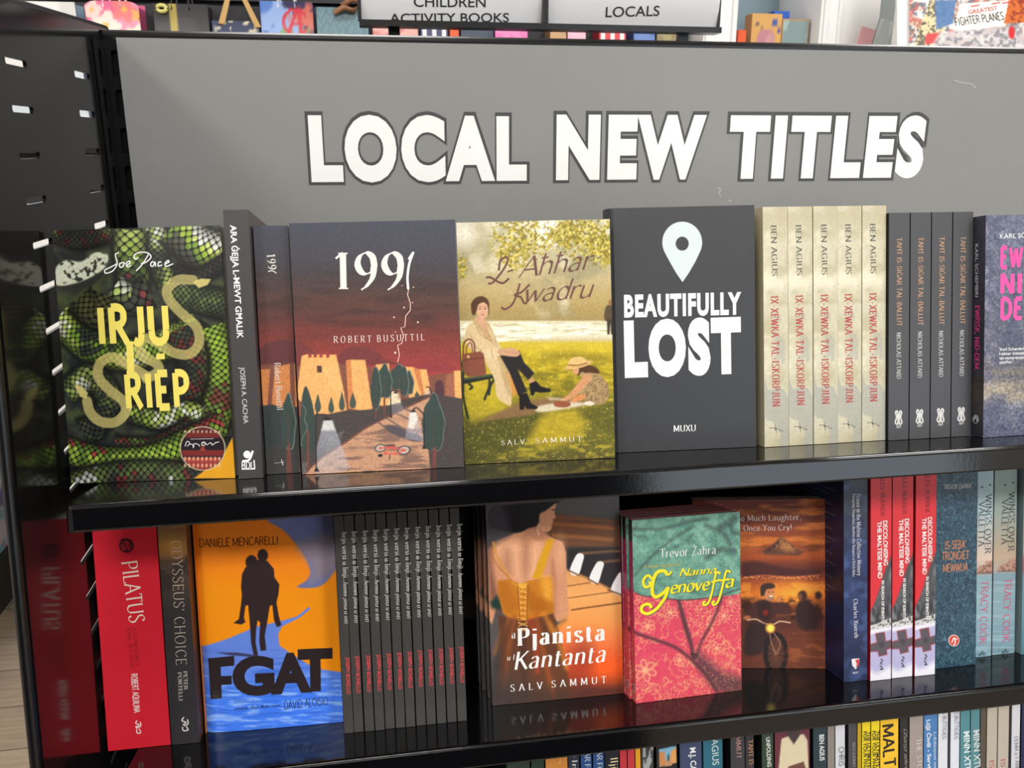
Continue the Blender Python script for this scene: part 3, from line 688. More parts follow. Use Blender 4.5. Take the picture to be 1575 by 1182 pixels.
def art_91(f, mb):
    p = Paint(f); p.vgrad(C91); p.cloud((54, 40, 38), .02, .45, .7, 4, .45, np.clip((p.Y-400)/40, 0, 1)*np.clip((530-p.Y)/40, 0, 1), 1, 5)
    p.zoom(440, 500, 4.925)
    DOM = (112, 54, 54)
    p.poly([(380, 300), (400, 230), (450, 185), (540, 162), (620, 168), (700, 210), (760, 262), (850, 300)], DOM, 1, .9, True)
    p.poly([(-20, 300), (60, 130), (130, 140), (220, 210), (280, 300)], DOM, 1, .9, True)
    p.poly([(970, 350), (1010, 295), (1100, 266), (1190, 278), (1280, 345)], (140, 56, 60), 1, .9, True)
    p.poly([(60, 330), (130, 292), (400, 292), (640, 320), (900, 330), (1090, 382), (1350, 350), (1350, 620), (60, 700)], BRN, .8)
    p.poly([(1210, 375), (1285, 365), (1285, 560), (1205, 560)], (158, 98, 76), .8)
    p.poly([(1270, 350), (1330, 345), (1340, 575), (1282, 568)], OR_, .8)
    # towers
    for P in ([(455, 272), (490, 264), (600, 266), (655, 640), (560, 648), (475, 630)], [(680, 300), (780, 293), (800, 640), (690, 600)], [(905, 318), (965, 320), (1030, 540), (930, 560)], [(1010, 336), (1065, 338), (1100, 530), (1050, 545)]):
        p.poly(P, OR_, .8)
    for P in ([(455, 272), (490, 264), (512, 640), (478, 632)], [(965, 320), (985, 330), (1040, 540), (1026, 542)], [(985, 330), (1010, 336), (1050, 545), (1036, 542)]): p.poly(P, ORD, .8)
    p.poly([(118, 235), (150, 224), (380, 226), (390, 280), (440, 520), (462, 650), (330, 675), (215, 682), (90, 560), (85, 500)], OR_, .8)
    p.poly([(262, 330), (340, 470), (400, 560), (440, 520), (390, 280)], (248, 184, 116), 2, .6)
    for x in (168, 208, 252, 304): p.poly([(x, 218), (x+25, 218), (x+25, 247), (x, 249)], (150, 62, 58), .6)
    p.poly([(232, 310), (270, 310), (272, 360), (236, 362)], (84, 54, 50), .6)
    p.poly([(1128, 560), (1126, 450), (1140, 424), (1166, 418), (1186, 432), (1196, 470), (1196, 560)], (84, 52, 60), .8)
    # ground
    p.poly([(60, 700), (215, 680), (330, 676), (470, 645), (560, 648), (640, 640), (800, 600), (900, 560), (1100, 520), (1400, 570), (1400, 1200), (60, 1200)], (74, 66, 64), 1)
    p.poly([(100, 1160), (260, 1010), (450, 885), (600, 780), (720, 720), (900, 630), (1100, 535), (1120, 545), (1060, 700), (1080, 960), (1100, 1200), (100, 1200)], (196, 148, 116), 1)
    p.cloud((120, 92, 84), .06, .5, .66, 6, .8, p.mask([(250, 1130), (470, 890), (750, 740), (1050, 700), (1080, 960), (1090, 1150)], 6), .5, 3)
    p.line([(140, 1130), (260, 1015), (450, 890), (600, 785), (720, 722), (900, 632), (1100, 538)], 13, (112, 70, 62))
    p.ell((850, 810), 105, 34, (84, 78, 84), 1.2, .95, 22); p.ell((960, 850), 80, 32, (86, 80, 88), 1.2, .9, 15)
    for a, b in (((690, 735), (770, 785)), ((750, 700), (870, 775)), ((830, 670), (980, 735)), ((890, 625), (940, 655))): p.line([a, b], 10, (90, 80, 82), .8, .9, False)
    # light cones under the lamps
    for P, al in (([(285, 725), (350, 725), (482, 1085), (440, 1110), (230, 1140), (232, 930)], .68), ([(790, 540), (830, 520), (860, 560), (905, 670), (800, 680)], .45), ([(935, 665), (985, 660), (1010, 760), (1060, 885), (900, 865)], .62), ([(1060, 490), (1085, 490), (1110, 530), (1040, 530)], .6)):
        m = p.mask(P, 1); yy = (p.Y-500)*4.925; t = np.clip((yy-P[0][1])/(max(q[1] for q in P)-P[0][1]), 0, 1)
        p.blend(m*(1-.45*t), (186, 190, 204), al)
    p.poly([(285, 725), (350, 725), (372, 800), (268, 800)], (232, 232, 222), 2, .7)
    p.poly([(800, 500), (830, 495), (860, 520), (870, 590), (770, 610)], (244, 226, 186), 1, .8)
    p.poly([(940, 665), (985, 662), (1000, 720), (960, 790), (925, 780)], (240, 236, 222), 1.5, .75)
    # trees
    tree91(p, (855, 400), 75, 95, 560, True, False); tree91(p, (930, 440), 40, 90, 540, True, False)
    tree91(p, (745, 430), 60, 130, 690, True); tree91(p, (680, 480), 42, 162, 700); tree91(p, (895, 430), 35, 115, 560)
    for c, r in (((241, 590), (24, 66)), ((342, 605), (22, 58)), ((423, 575), (22, 68)), ((506, 570), (24, 58)), ((992, 525), (18, 22))): p.poly([(c[0], c[1]-r[1]), (c[0]+r[0]*.5, c[1]-r[1]*.4), (c[0]+r[0], c[1]+r[1]*.4), (c[0]+r[0]*.6, c[1]+r[1]), (c[0]-r[0]*.6, c[1]+r[1]), (c[0]-r[0], c[1]+r[1]*.4), (c[0]-r[0]*.5, c[1]-r[1]*.4)], (70, 82, 74), .7, 1, True)
    p.poly([(150, 465), (190, 560), (216, 700), (216, 880), (200, 960), (150, 975), (116, 900), (112, 700), (122, 540)], TR, .8, 1, True)
    p.line([(122, 600), (150, 650), (140, 720), (160, 780), (118, 870), (118, 920)], 5, TRL, .6, .8)
    p.line([(165, 800), (168, 1080)], 15, (118, 66, 58), sm=False)
    tree91(p, (1115, 745), 90, 215, 1120, True)
    p.line([(1130, 930), (1125, 1110)], 17, (122, 70, 64), sm=False)
    # lamps
    for P in ([(228, 1100), (228, 700), (250, 680), (290, 682), (320, 712)], [(795, 695), (792, 520), (800, 500), (840, 500)], [(1045, 930), (1045, 700), (1015, 650), (985, 628), (950, 655)], [(1098, 520), (1085, 475), (1060, 470)]):
        p.line(P, 9, (44, 42, 44), .6)
    for P in ([(270, 722), (345, 722), (330, 706), (290, 706)], [(815, 520), (848, 520), (842, 504), (822, 504)], [(940, 662), (985, 660), (975, 645), (950, 648)], [(210, 1112), (252, 1112), (240, 1085), (222, 1085)], [(1032, 940), (1060, 940), (1052, 915), (1038, 915)], [(785, 705), (805, 705), (800, 685), (790, 685)]): p.poly(P, (40, 38, 40), .6)
    for i in range(9): p.line([(300+i*14, 960-i*9), (312+i*14, 900-i*9), (330+i*14, 850-i*6)], 3, (150, 160, 150), .5, .7)
    for i in range(6): p.line([(120+i*7, 1130), (124+i*6, 1080), (118+i*9, 1040)], 3, (140, 150, 146), .5, .7)
    # fallen bicycle
    for c, rx, ry in (((714, 934), 44, 30), ((893, 950), 50, 34)):
        p.ell(c, rx, ry, (44, 44, 54), .6, 1, -8); p.ell(c, rx*.83, ry*.8, (190, 172, 160), .6, 1, -8); p.ell(c, rx*.3, ry*.3, (196, 90, 84), .6, .8)
    for a, b in (((714, 934), (800, 925)), ((800, 925), (835, 980)), ((835, 980), (740, 975)), ((740, 975), (800, 925)), ((835, 980), (893, 950)), ((800, 925), (893, 950))): p.line([a, b], 9, (216, 88, 76), .6, 1, False)
    p.ell((714, 990), 18, 12, (40, 40, 44)); p.line([(785, 985), (784, 1020)], 7, (60, 50, 50)); p.line([(765, 915), (820, 912)], 8, (40, 40, 46))
    p.grain(.13, .95, 5)
    p.out(mb); A = Art(mb, f)
    W = (228, 226, 220); z = lambda x, y: (430+x/2.749, 310+y/2.749)
    A.text('199', z(237, 371), z(528, 371), 56, lambda t: stroke_text(t, .92, .2, 20, 1.3, gap=.8), W)
    A.line([z(544, 372), z(541, 320), z(549, 262), z(566, 214)], 3.6, (240, 238, 232), taper=False); A.line([z(545, 245), z(556, 228), z(567, 214)], 3, (240, 238, 232))
    A.line([z(546, 370), z(541, 395), z(553, 430), z(553, 460), z(533, 485), z(530, 530), z(513, 535), z(524, 570), z(517, 600), z(499, 608), z(507, 650), z(499, 680)], 1.2, (236, 200, 186), sm=False)
    for q, r in (((566, 363), 1), ((526, 449), 1.2), ((484, 490), 1.3), ((585, 511), 1.4), ((562, 428), .9), ((489, 640), 1.6), ((518, 356), .8), ((490, 552), .8)): A.disc(z(*q), r, r, (240, 214, 200))
    A.text('ROBERT', z(230, 598), z(388, 595), 10.0, 'wide', (240, 226, 218)); A.text('BUSUTTIL', z(413, 594), z(612, 587), 10.0, 'wide', (240, 226, 218))
def art_91spine(f, mb):
    p = Paint(f); p.vgrad(C91); p.zoom(330, 320, 2.815)
    p.cloud((54, 40, 38), .02, .45, .7, 4, .45, np.clip((p.Y-400)/40, 0, 1)*np.clip((530-p.Y)/40, 0, 1), 1, 5)
    p.poly([(180, 640), (215, 592), (290, 572), (360, 590), (360, 680), (180, 700)], (98, 50, 52), 1, 1, True)
    p.poly([(190, 680), (370, 672), (370, 900), (190, 900)], BRN, .8)
    for P in ([(198, 700), (240, 698), (228, 870), (196, 870)], [(262, 690), (325, 676), (330, 870), (246, 870)], [(345, 672), (370, 670), (370, 860), (350, 860)]): p.poly(P, (206, 130, 74), .8)
    p.poly([(190, 860), (250, 850), (300, 870), (370, 860), (370, 1200), (190, 1200)], (60, 60, 60), 1)
    p.poly([(205, 900), (220, 860), (262, 862), (280, 900), (280, 1010), (210, 1040)], (50, 60, 58), 1, 1, True)
    tree91(p, (318, 930), 34, 120, 1150, True); p.line([(322, 1020), (332, 1150)], 8, (116, 66, 58), sm=False)
    p.grain(.13, .95, 6); p.out(mb); A = Art(mb, f); z = lambda x, y: (330+x/2.815, 320+y/2.815); W = (226, 222, 214)
    A.text('199', z(226, 202), z(233, 268), 12.5, 'serifb', W); A.line([z(232, 276), z(250, 272), z(268, 283)], 1.6, W)
    A.text('Robert', z(258, 672), z(264, 762), 9.5, 'serif', W); A.text('Busuttil', z(265, 772), z(271, 875), 9.5, 'serif', W)
    A.line([z(258, 1106), z(302, 1101)], 1.3, W, taper=True); A.line([z(290, 1090), z(296, 1114)], 1.3, W)

def art_park(f, mb):
    p = Paint(f); p.zoom(690, 330, 3.031)
    p.vgrad([(0, (236, 230, 206)), (120, (206, 200, 172)), (220, (196, 184, 146)), (380, (184, 162, 108)), (450, (172, 148, 92)), (492, (164, 142, 90)), (500, (222, 214, 180)), (560, (238, 230, 202)), (585, (206, 192, 150)), (600, (206, 182, 60)), (660, (196, 170, 40)), (760, (168, 148, 36)), (830, (150, 134, 38)), (940, (112, 108, 44)), (1040, (104, 100, 44)), (1160, (92, 88, 46))])
    up = np.clip((500-(p.Y-330)*3.031)/60, 0, 1)
    p.cloud((156, 148, 112), .022, .46, .7, 2, .75, up); p.cloud((238, 230, 206), .03, .58, .75, 21, .6, up*np.clip(((p.Y-330)*3.031-60)/200, 0, 1))
    p.ell((120, 110), 90, 80, (176, 164, 128), 10, .6); p.ell((60, 90), 60, 60, (236, 232, 216), 12, .8); p.ell((470, 90), 60, 60, (250, 246, 232), 10, .9)
    for c, rx, ry, s_ in (((340, 110), 130, 115, 3), ((290, 190), 70, 70, 8), ((650, 100), 150, 110, 5), ((545, 90), 70, 60, 6), ((720, 160), 70, 80, 7), ((55, 240), 30, 60, 4)):
        x = (p.X-690)*3.031; y = (p.Y-330)*3.031
        w = np.clip(1.3-np.hypot((x-c[0])/rx, (y-c[1])/ry), 0, 1)
        n = fbm(p.X*.2, p.Y*.2, 3, s_)
        p.blend(np.clip((n-.62+.24*w)/.08, 0, 1)*np.clip(w*4, 0, 1), (176, 156, 54), .85)
        n = fbm(p.X*.3, p.Y*.3, 3, s_+20); p.blend(np.clip((n-.70+.24*w)/.06, 0, 1)*np.clip(w*4, 0, 1), (120, 110, 40), .8)
        n = fbm(p.X*.35, p.Y*.35, 2, s_+40); p.blend(np.clip((n-.80+.22*w)/.05, 0, 1)*np.clip(w*4, 0, 1), (226, 208, 110), .9)
    lake = np.clip(((p.Y-330)*3.031-500)/10, 0, 1)*np.clip((596-(p.Y-330)*3.031-((p.X-690)*3.031-300)*.07)/12, 0, 1)
    p.cloud((252, 248, 230), .12, .45, .62, 12, .8, lake, .4, 3); p.cloud((180, 164, 120), .12, .55, .66, 13, .6, lake, .4, 3)
    gr = np.clip(((p.Y-330)*3.031-600)/10, 0, 1)
    p.cloud((222, 196, 58), .11, .5, .64, 14, .55, gr, .6, 1.6); p.cloud((104, 100, 36), .08, .52, .66, 15, .6, gr*np.clip(((p.Y-330)*3.031-640)/80, 0, 1), .6, 1.8)
    p.poly([(430, 650), (560, 640), (770, 660), (770, 690), (560, 676), (430, 670)], (140, 124, 40), 5, .7)
    p.poly([(70, 960), (270, 930), (430, 930), (400, 1010), (290, 1090), (120, 1180), (60, 1180)], (76, 76, 38), 6, .8, True)
    p.poly([(610, 930), (700, 900), (780, 880), (780, 1010), (690, 990)], (92, 90, 38), 5, .8, True)
    p.poly([(450, 930), (590, 920), (640, 1000), (520, 1080), (380, 1060)], (196, 168, 46), 8, .75, True)
    p.poly([(80, 800), (200, 780), (280, 900), (150, 960), (90, 950)], (196, 172, 46), 6, .7, True)
    p.poly([(770, 1130), (600, 1120), (400, 1140), (100, 1160), (100, 1200), (780, 1200)], (80, 74, 44), 5, .6)
    p.cloud((236, 214, 100), .4, .66, .76, 17, .5, gr)
    # path
    p.poly([(160, 960), (260, 910), (330, 880), (460, 855), (600, 860), (640, 890), (440, 905), (380, 935), (280, 950)], (134, 104, 70), 2.5, .95, True)
    p.poly([(420, 895), (500, 880), (600, 875), (630, 890), (480, 918), (410, 920)], (226, 214, 190), 2, .85, True)
    # far figure
    p.poly([(728, 450), (740, 425), (765, 425), (775, 460), (775, 500), (730, 495)], (88, 72, 50), 1, 1, True); p.ell((757, 412), 12, 15, (150, 110, 70), .8); p.poly([(738, 490), (770, 490), (767, 560), (757, 560), (754, 510), (750, 560), (740, 560)], (62, 54, 42), 1)
    # bench
    BN = (44, 50, 40)
    p.poly([(62, 765), (215, 742), (222, 762), (70, 792)], BN, .7); p.poly([(70, 765), (205, 745), (205, 752), (72, 772)], (84, 92, 72), .6)
    for P in ([(190, 765), (190, 800), (168, 862)], [(212, 770), (195, 800), (188, 840)], [(66, 790), (70, 860), (90, 950)], [(58, 690), (68, 720), (64, 800)], [(95, 790), (110, 805), (100, 815)]): p.line(P, 11, BN, .7)
    # woman: coat, blouse, head, trousers, boots
    p.poly([(84, 530), (112, 500), (150, 488), (190, 512), (208, 560), (240, 612), (262, 650), (290, 745), (292, 880), (270, 886), (225, 850), (215, 780), (200, 740), (175, 700), (160, 660), (110, 640), (78, 590)], (214, 188, 144), .9, 1, True)
    p.poly([(255, 735), (310, 730), (330, 820), (300, 845), (285, 800)], (216, 150, 74), 1.2, .9, True)
    p.poly([(225, 645), (262, 640), (285, 760), (290, 850), (262, 800)], (186, 158, 112), 1.5, .8, True)
    p.poly([(118, 488), (150, 480), (178, 506), (196, 580), (226, 622), (200, 600), (160, 560)], (196, 158, 112), 1, 1, True)
    p.poly([(125, 480), (160, 478), (170, 510), (185, 560), (165, 540), (140, 510)], (206, 160, 128), 1, 1, True)
    for P in ([(120, 500), (150, 560), (205, 590), (165, 530)], [(180, 506), (210, 560), (222, 605)]): p.line(P, 5, (168, 140, 98), .6, .8)
    p.line([(100, 560), (130, 620), (170, 640)], 5, (176, 148, 104), .8, .7)
    p.poly([(160, 634), (215, 624), (236, 640), (228, 662), (180, 672), (158, 656)], (222, 198, 156), .9, 1, True); p.line([(200, 626), (205, 668)], 5, (170, 142, 100), .6, .8)
    p.poly([(240, 660), (330, 636), (352, 690), (400, 740), (372, 772), (322, 722), (366, 826), (325, 845), (285, 740)], (44, 40, 42), .9, 1)
    p.poly([(228, 636), (290, 622), (322, 634), (332, 652), (310, 664), (240, 654)], (206, 158, 124), .9, 1, True); p.line([(262, 640), (326, 648)], 3, (166, 116, 86), .6, .7)
    p.poly([(372, 770), (396, 762), (400, 782), (382, 790)], (198, 148, 112), .7)
    p.poly([(328, 840), (366, 832), (384, 880), (416, 898), (412, 908), (362, 908), (356, 892), (350, 912), (332, 912)], (36, 32, 34), .7)
    p.poly([(376, 790), (408, 776), (430, 802), (478, 816), (474, 828), (430, 832), (404, 828), (396, 846), (382, 842)], (34, 31, 34), .7)
    p.poly([(106, 448), (106, 414), (128, 388), (158, 382), (184, 400), (190, 440), (186, 470), (180, 440), (178, 420), (140, 420), (128, 456), (120, 470), (110, 466)], (84, 56, 38), .9, 1, True)
    p.ell((157, 446), 28, 40, (216, 168, 136), .9, 1, -4); p.poly([(122, 450), (126, 410), (150, 398), (184, 408), (186, 428), (166, 410), (140, 420), (130, 450)], (84, 56, 38), .8, 1, True)
    for x in (146, 170): p.ell((x, 440), 5, 2.4, (70, 46, 40), .4); p.line([(x-7, 431), (x+7, 430)], 2, (96, 64, 48), .4)
    p.line([(158, 442), (160, 456)], 2, (180, 128, 100), .4, .8); p.ell((159, 468), 8, 2.6, (170, 84, 76), .4)
    # handbag
    p.poly([(62, 652), (150, 638), (164, 650), (176, 742), (160, 752), (86, 756), (66, 730)], (134, 78, 62), .8, 1)
    p.line([(68, 650), (72, 600), (95, 582), (118, 600), (122, 644)], 7, (112, 62, 50), .6); p.line([(82, 650), (86, 614), (104, 600), (112, 640)], 5, (112, 62, 50), .6)
    p.line([(66, 680), (165, 668)], 4, (96, 52, 42), .6); p.ell((92, 664), 7, 7, (206, 170, 110), .5)
    # child with straw hat, crouching
    p.poly([(612, 740), (650, 730), (700, 745), (740, 790), (748, 840), (725, 880), (668, 885), (620, 850), (606, 810), (630, 780)], (176, 148, 104), 1, 1, True)
    mk = p.mask([(650, 760), (700, 745), (740, 790), (748, 840), (725, 880), (668, 885), (620, 850), (640, 800)], 1, True); p.cloud((120, 92, 62), .5, .5, .6, 31, .7, mk)
    p.poly([(640, 745), (668, 760), (640, 800), (590, 850), (540, 872), (520, 866), (560, 838), (600, 790)], (206, 148, 104), .9, 1, True); p.poly([(570, 868), (615, 840), (640, 855), (590, 876)], (214, 142, 90), .9, 1, True)
    p.poly([(580, 706), (640, 700), (690, 716), (702, 742), (660, 738), (640, 740), (620, 735), (606, 752), (590, 738)], (84, 54, 36), .9, 1, True); p.poly([(576, 714), (604, 712), (606, 740), (592, 748), (580, 734)], (208, 152, 112), .8, 1, True)
    p.ell((604, 703), 68, 15, (214, 176, 112), .8, 1, -14); p.poly([(558, 700), (566, 676), (600, 664), (632, 670), (644, 694), (600, 706)], (222, 186, 122), .8, 1, True); p.line([(560, 702), (600, 704), (644, 694)], 6, (150, 104, 60), .6)
    p.poly([(490, 880), (530, 870), (568, 880), (556, 898), (504, 898)], (150, 86, 58), .8, 1, True); p.ell((655, 882), 26, 10, (226, 214, 196), .8)
    p.poly([(455, 850), (520, 856), (545, 866), (470, 868)], (214, 200, 170), 1.2, .6)
    p.grain(.07, .8, 4)
    p.out(mb); A = Art(mb, f); z = lambda x, y: (690+x/3.031, 330+y/3.031); B = (110, 74, 66)
    A.text('A\u0127\u0127ar', z(325, 296), z(690, 250), 31, 'script', B); A.line([z(274, 268), z(300, 258)], 2.4, B)
    for P in ([(234, 262), (240, 220), (262, 200), (276, 208), (262, 246), (226, 296), (202, 320), (184, 322)], [(174, 294), (196, 294), (226, 312), (254, 320), (282, 298)]): A.line([z(*q) for q in P], 3.2, B)
    A.text('wadru', z(362, 410), z(684, 384), 30, 'script', B)
    for P in ([(332, 322), (318, 370), (296, 420), (262, 442), (246, 432)], [(378, 326), (340, 362), (308, 376), (336, 386), (352, 414), (366, 410)]): A.line([z(*q) for q in P], 3.0, B)
    A.text('SALV', z(246, 1077), z(356, 1070), 7.6, 'wide', (238, 234, 222)); A.text('SAMMUT', z(405, 1067), z(620, 1058), 7.6, 'wide', (238, 234, 222))

def art_lost(f, mb):
    p = Paint(f, .003); p.fill((58, 59, 62)); p.out(mb); A = Art(mb, f); z = lambda x, y: (900+x/2.333, 300+y/2.333); W = (246, 246, 244)
    c = z(348, 172); T = z(349, 313); S = (208, 219, 220)
    P = []; rx = 30.6; ry = 32
    for k in range(33):
        a = math.radians(-205+230*k/32); P.append((c[0]+rx*math.cos(a), c[1]+ry*math.sin(a)-.5))
    P += [z(395, 240), z(372, 280), T, z(326, 280), z(303, 240)]
    A.poly(P, S); A.disc(z(348, 175), 10.0, 10.7, (58, 59, 62), lay=2)
    bt = lambda o: (lambda t: block_text(t, o, 1.14 if o < .06 else 1.2))
    A.text('BEAUTIFULLY', z(140, 436), z(560, 425), 31, bt(.046), W); A.text('LOST', z(142, 641), z(560, 625), 74, bt(.066), W)
    A.text('MUXU', z(317, 850), z(397, 847), 9.4, 'serifb', W)

CREAM = (200, 194, 168)
def art_ben(f, mb, k=0):
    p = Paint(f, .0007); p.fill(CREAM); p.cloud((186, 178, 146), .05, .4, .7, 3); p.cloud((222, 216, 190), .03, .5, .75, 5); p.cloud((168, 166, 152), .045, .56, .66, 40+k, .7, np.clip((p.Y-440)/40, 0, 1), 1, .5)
    cx = 1190
    p.poly([(1176, 585), (1182, 600), (1200, 596), (1214, 620), (1214, 692), (1198, 692), (1200, 668), (1190, 650), (1176, 640)], (168, 166, 154), 1.2, .85, True)
    p.line([(1184, 659), (1193, 659), (1204, 664)], .9, (84, 80, 72), .5); p.line([(1192, 653), (1194, 666)], .9, (90, 84, 76), .5); p.ell((1193, 660), 1.5, 1.5, (60, 56, 52), .6)
    p.grain(.05, .9, 2); p.out(mb); A = Art(mb, f)
    A.text('BEN AGIUS', (1185.5, 347), (1187.5, 425), 8.4, 'serif', (60, 58, 56)); A.text('IX-XEWKA TAL-ISKORPJUN', (1185.5, 456), (1188.5, 626), 11.2, 'slab', (176, 66, 62))
def art_taht(f, mb):
    p = Paint(f, .004); p.fill((72, 72, 75)); p.out(mb); A = Art(mb, f); C = (208, 162, 122); W = (214, 212, 208)
    A.text('TA\u0126T IS-SI\u0120AR TAL-BALLUT', (1379.5, 366), (1379.5, 502), 7.4, 'serif', C); A.text('NICHOLAS ATTARD', (1379, 512), (1379, 583), 6.4, 'serif', W)
    z = lambda x, y: (1175+x/3.94, 580+y/3.94)
    for sx in (-1, 1): A.line([z(815+sx*8, 208), z(815+sx*18, 216), z(815+sx*12, 244), z(815+sx*20, 276), z(815+sx*6, 286), z(815+sx*3, 246), z(815+sx*8, 208)], 2.2, W)
    A.text('357', z(801, 309), z(831, 309), 3.4, 'bold', W)
def art_karl(f, mb):
    p = Paint(f, .0006); p.vgrad([(330, (104, 108, 128)), (470, (92, 98, 116)), (560, (100, 100, 108)), (572, (120, 112, 104)), (580, (98, 96, 104)), (596, (160, 148, 128)), (612, (150, 140, 126)), (626, (104, 106, 122)), (680, (96, 100, 120))])
    p.cloud((72, 76, 100), .05, .45, .65, 6, .6); p.cloud((176, 160, 176), .06, .5, .75, 8, .45, np.clip((1535-p.X)/20, 0, 1))
    for i in range(70):
        x = 1500+RNG.random()*260; y = 335+RNG.random()*330; a = RNG.random()*6.28; l = 8+RNG.random()*28
        p.line([(x, y), (x+l*math.cos(a), y+l*math.sin(a))], .8, (190, 192, 206), .5, .35, False)
    p.grain(.26, .8, 3); p.grain(.16, .35, 9); p.out(mb); A = Art(mb, f); W = (236, 236, 236); z = lambda x, y: (1480+x/3.284, 320+y/3.284); K = (244, 78, 158)
    A.text('KARL SC', z(190, 156), z(318, 150), 7.4, 'sans', W)
    A.text('HEMBRI', z(324, 150), z(440, 145), 7.4, 'sans', W)
    for t, y, x1 in (('EW', 300, 305), ('NI', 432, 298), ('DE', 558, 298)): A.text(t, z(190, y), z(x1, y-2), 30, 'block', K)
    for t, y in (('R', 298), ('D', 430), ('M', 556)): A.text(t, z(318, y), z(366, y-1), 30, 'block', K)
    for t, y in (('"Karl Schembri h', 722), ('l-aktar kittieb kur', 744), ("tal-generazzjoni", 766), ('tieghu."', 788)): A.text(t.replace('"', "'"), z(186, y), z(186+len(t)*8.8, y-5), 4.4, 'semi', W)
def art_karlspine(f, mb):
    p = Paint(f, .0009); p.vgrad([(330, (52, 52, 64)), (560, (48, 48, 58)), (600, (70, 64, 60)), (680, (44, 44, 54))]); p.grain(.3, .8, 3); p.out(mb)
    A = Art(mb, f); z = lambda x, y: (1480+x/3.284, 320+y/3.284)
    A.text('KARL SCHEMBRI', z(66, 184), z(66, 450), 4.6, 'sans', (200, 200, 205)); A.text("EWRISK, NID-DEM", z(66, 494), z(64, 812), 7, 'condb', (206, 62, 126))
    A.disc(z(69, 1068), 4.6, 6.6, (210, 210, 210)); A.disc(z(69, 1068), 3.6, 5.6, (40, 40, 46), 2); A.line([z(60, 1075), z(70, 1055), z(80, 1080)], 1.6, (210, 210, 210), lay=3)
def art_ara(f, mb):
    p = Paint(f, .003); p.fill((63, 61, 62)); p.out(mb); A = Art(mb, f); z = lambda x, y: (330+x/2.815, 320+y/2.815); W = (240, 240, 238)
    A.text('ARA \u0120EJJA L-MEWT G\u0126ALIK', z(68, 74), z(99, 566), 9.0, 'bold', W); A.text('JOSEPH A. CACHIA', z(110, 690), z(126, 934), 7.4, 'sans', (216, 214, 212))
    A.text('BDL', z(118, 1130), z(170, 1129), 10.5, 'condb', W); A.disc(z(141, 1068), 5.6, 5.8, W); A.line([z(120, 1098), z(150, 1090), z(166, 1052)], 3.4, W); A.line([z(118, 1132), z(175, 1131)], 1.4, W); A.line([z(171, 1092), z(174, 1131)], 2, W)

# second shelf
def art_pil(f, mb):
    p = Paint(f, .003); p.fill((212, 34, 50)); p.out(mb); A = Art(mb, f); z = lambda x, y: (x/2.559, 720+y/2.559); W = (240, 226, 222); D = (70, 22, 28)
    A.text('PILATUS', z(478, 372), z(510, 612), 24, 'serif', (238, 222, 206)); A.text('A LAUNDROMAT', z(521, 630), z(534, 778), 6, 'hair', D); A.text('BANK IN EUROPE', z(499, 632), z(514, 790), 6, 'hair', D)
    A.text('ROBERT AQUILINA', z(516, 812), z(528, 965), 9.4, 'condb', W)
    A.disc(z(498, 306), 11.5, 11, D); A.disc(z(497, 308), 8.2, 7.8, (176, 30, 44), 2)
    for P in ([(478, 300), (490, 296), (494, 306), (482, 308)], [(506, 304), (518, 296), (520, 308), (508, 310)], [(498, 304), (500, 322), (492, 326)], [(486, 330), (500, 326), (514, 332)], [(474, 284), (490, 280), (512, 282)]): A.line([z(*q) for q in P], 1.8, D, lay=3)
    for P in ([(540, 995), (534, 1005), (548, 1012), (536, 1020)], [(552, 1000), (554, 1016), (540, 1024), (534, 1018)], [(538, 1028), (540, 1044), (554, 1042), (548, 1028)]): A.line([z(*q) for q in P], 1.6, W)
def art_ody(f, mb):
    p = Paint(f, .0009); p.vgrad([(700, (96, 70, 54)), (815, (132, 92, 58)), (835, (168, 118, 58)), (856, (148, 102, 58)), (864, (84, 66, 52)), (905, (70, 58, 50)), (940, (50, 46, 48)), (1182, (48, 46, 50))])
    p.cloud((206, 146, 66), .06, .5, .68, 4, .7, np.clip((862-p.Y)/6, 0, 1), .5, 2); p.cloud((52, 42, 38), .05, .45, .6, 5, .8, np.clip((p.Y-852)/8, 0, 1)*np.clip((930-p.Y)/30, 0, 1)); p.out(mb)
    A = Art(mb, f); z = lambda x, y: (x/2.559, 720+y/2.559)
    A.text("ODYSSEUS' CHOICE", z(674, 288), z(694, 776), 16, 'hair', (206, 192, 178)); A.text('PETER', z(722, 802), z(725, 874), 5.6, 'serif', (222, 216, 210)); A.text('PORTELLI', z(700, 806), z(705, 916), 5.6, 'serif', (222, 216, 210))
    for P in ([(724, 982), (716, 995), (732, 1002), (720, 1012)], [(738, 990), (740, 1008), (724, 1016)], [(718, 1020), (722, 1034), (740, 1032), (734, 1018)]): A.line([z(*q) for q in P], 1.8, (222, 216, 212))
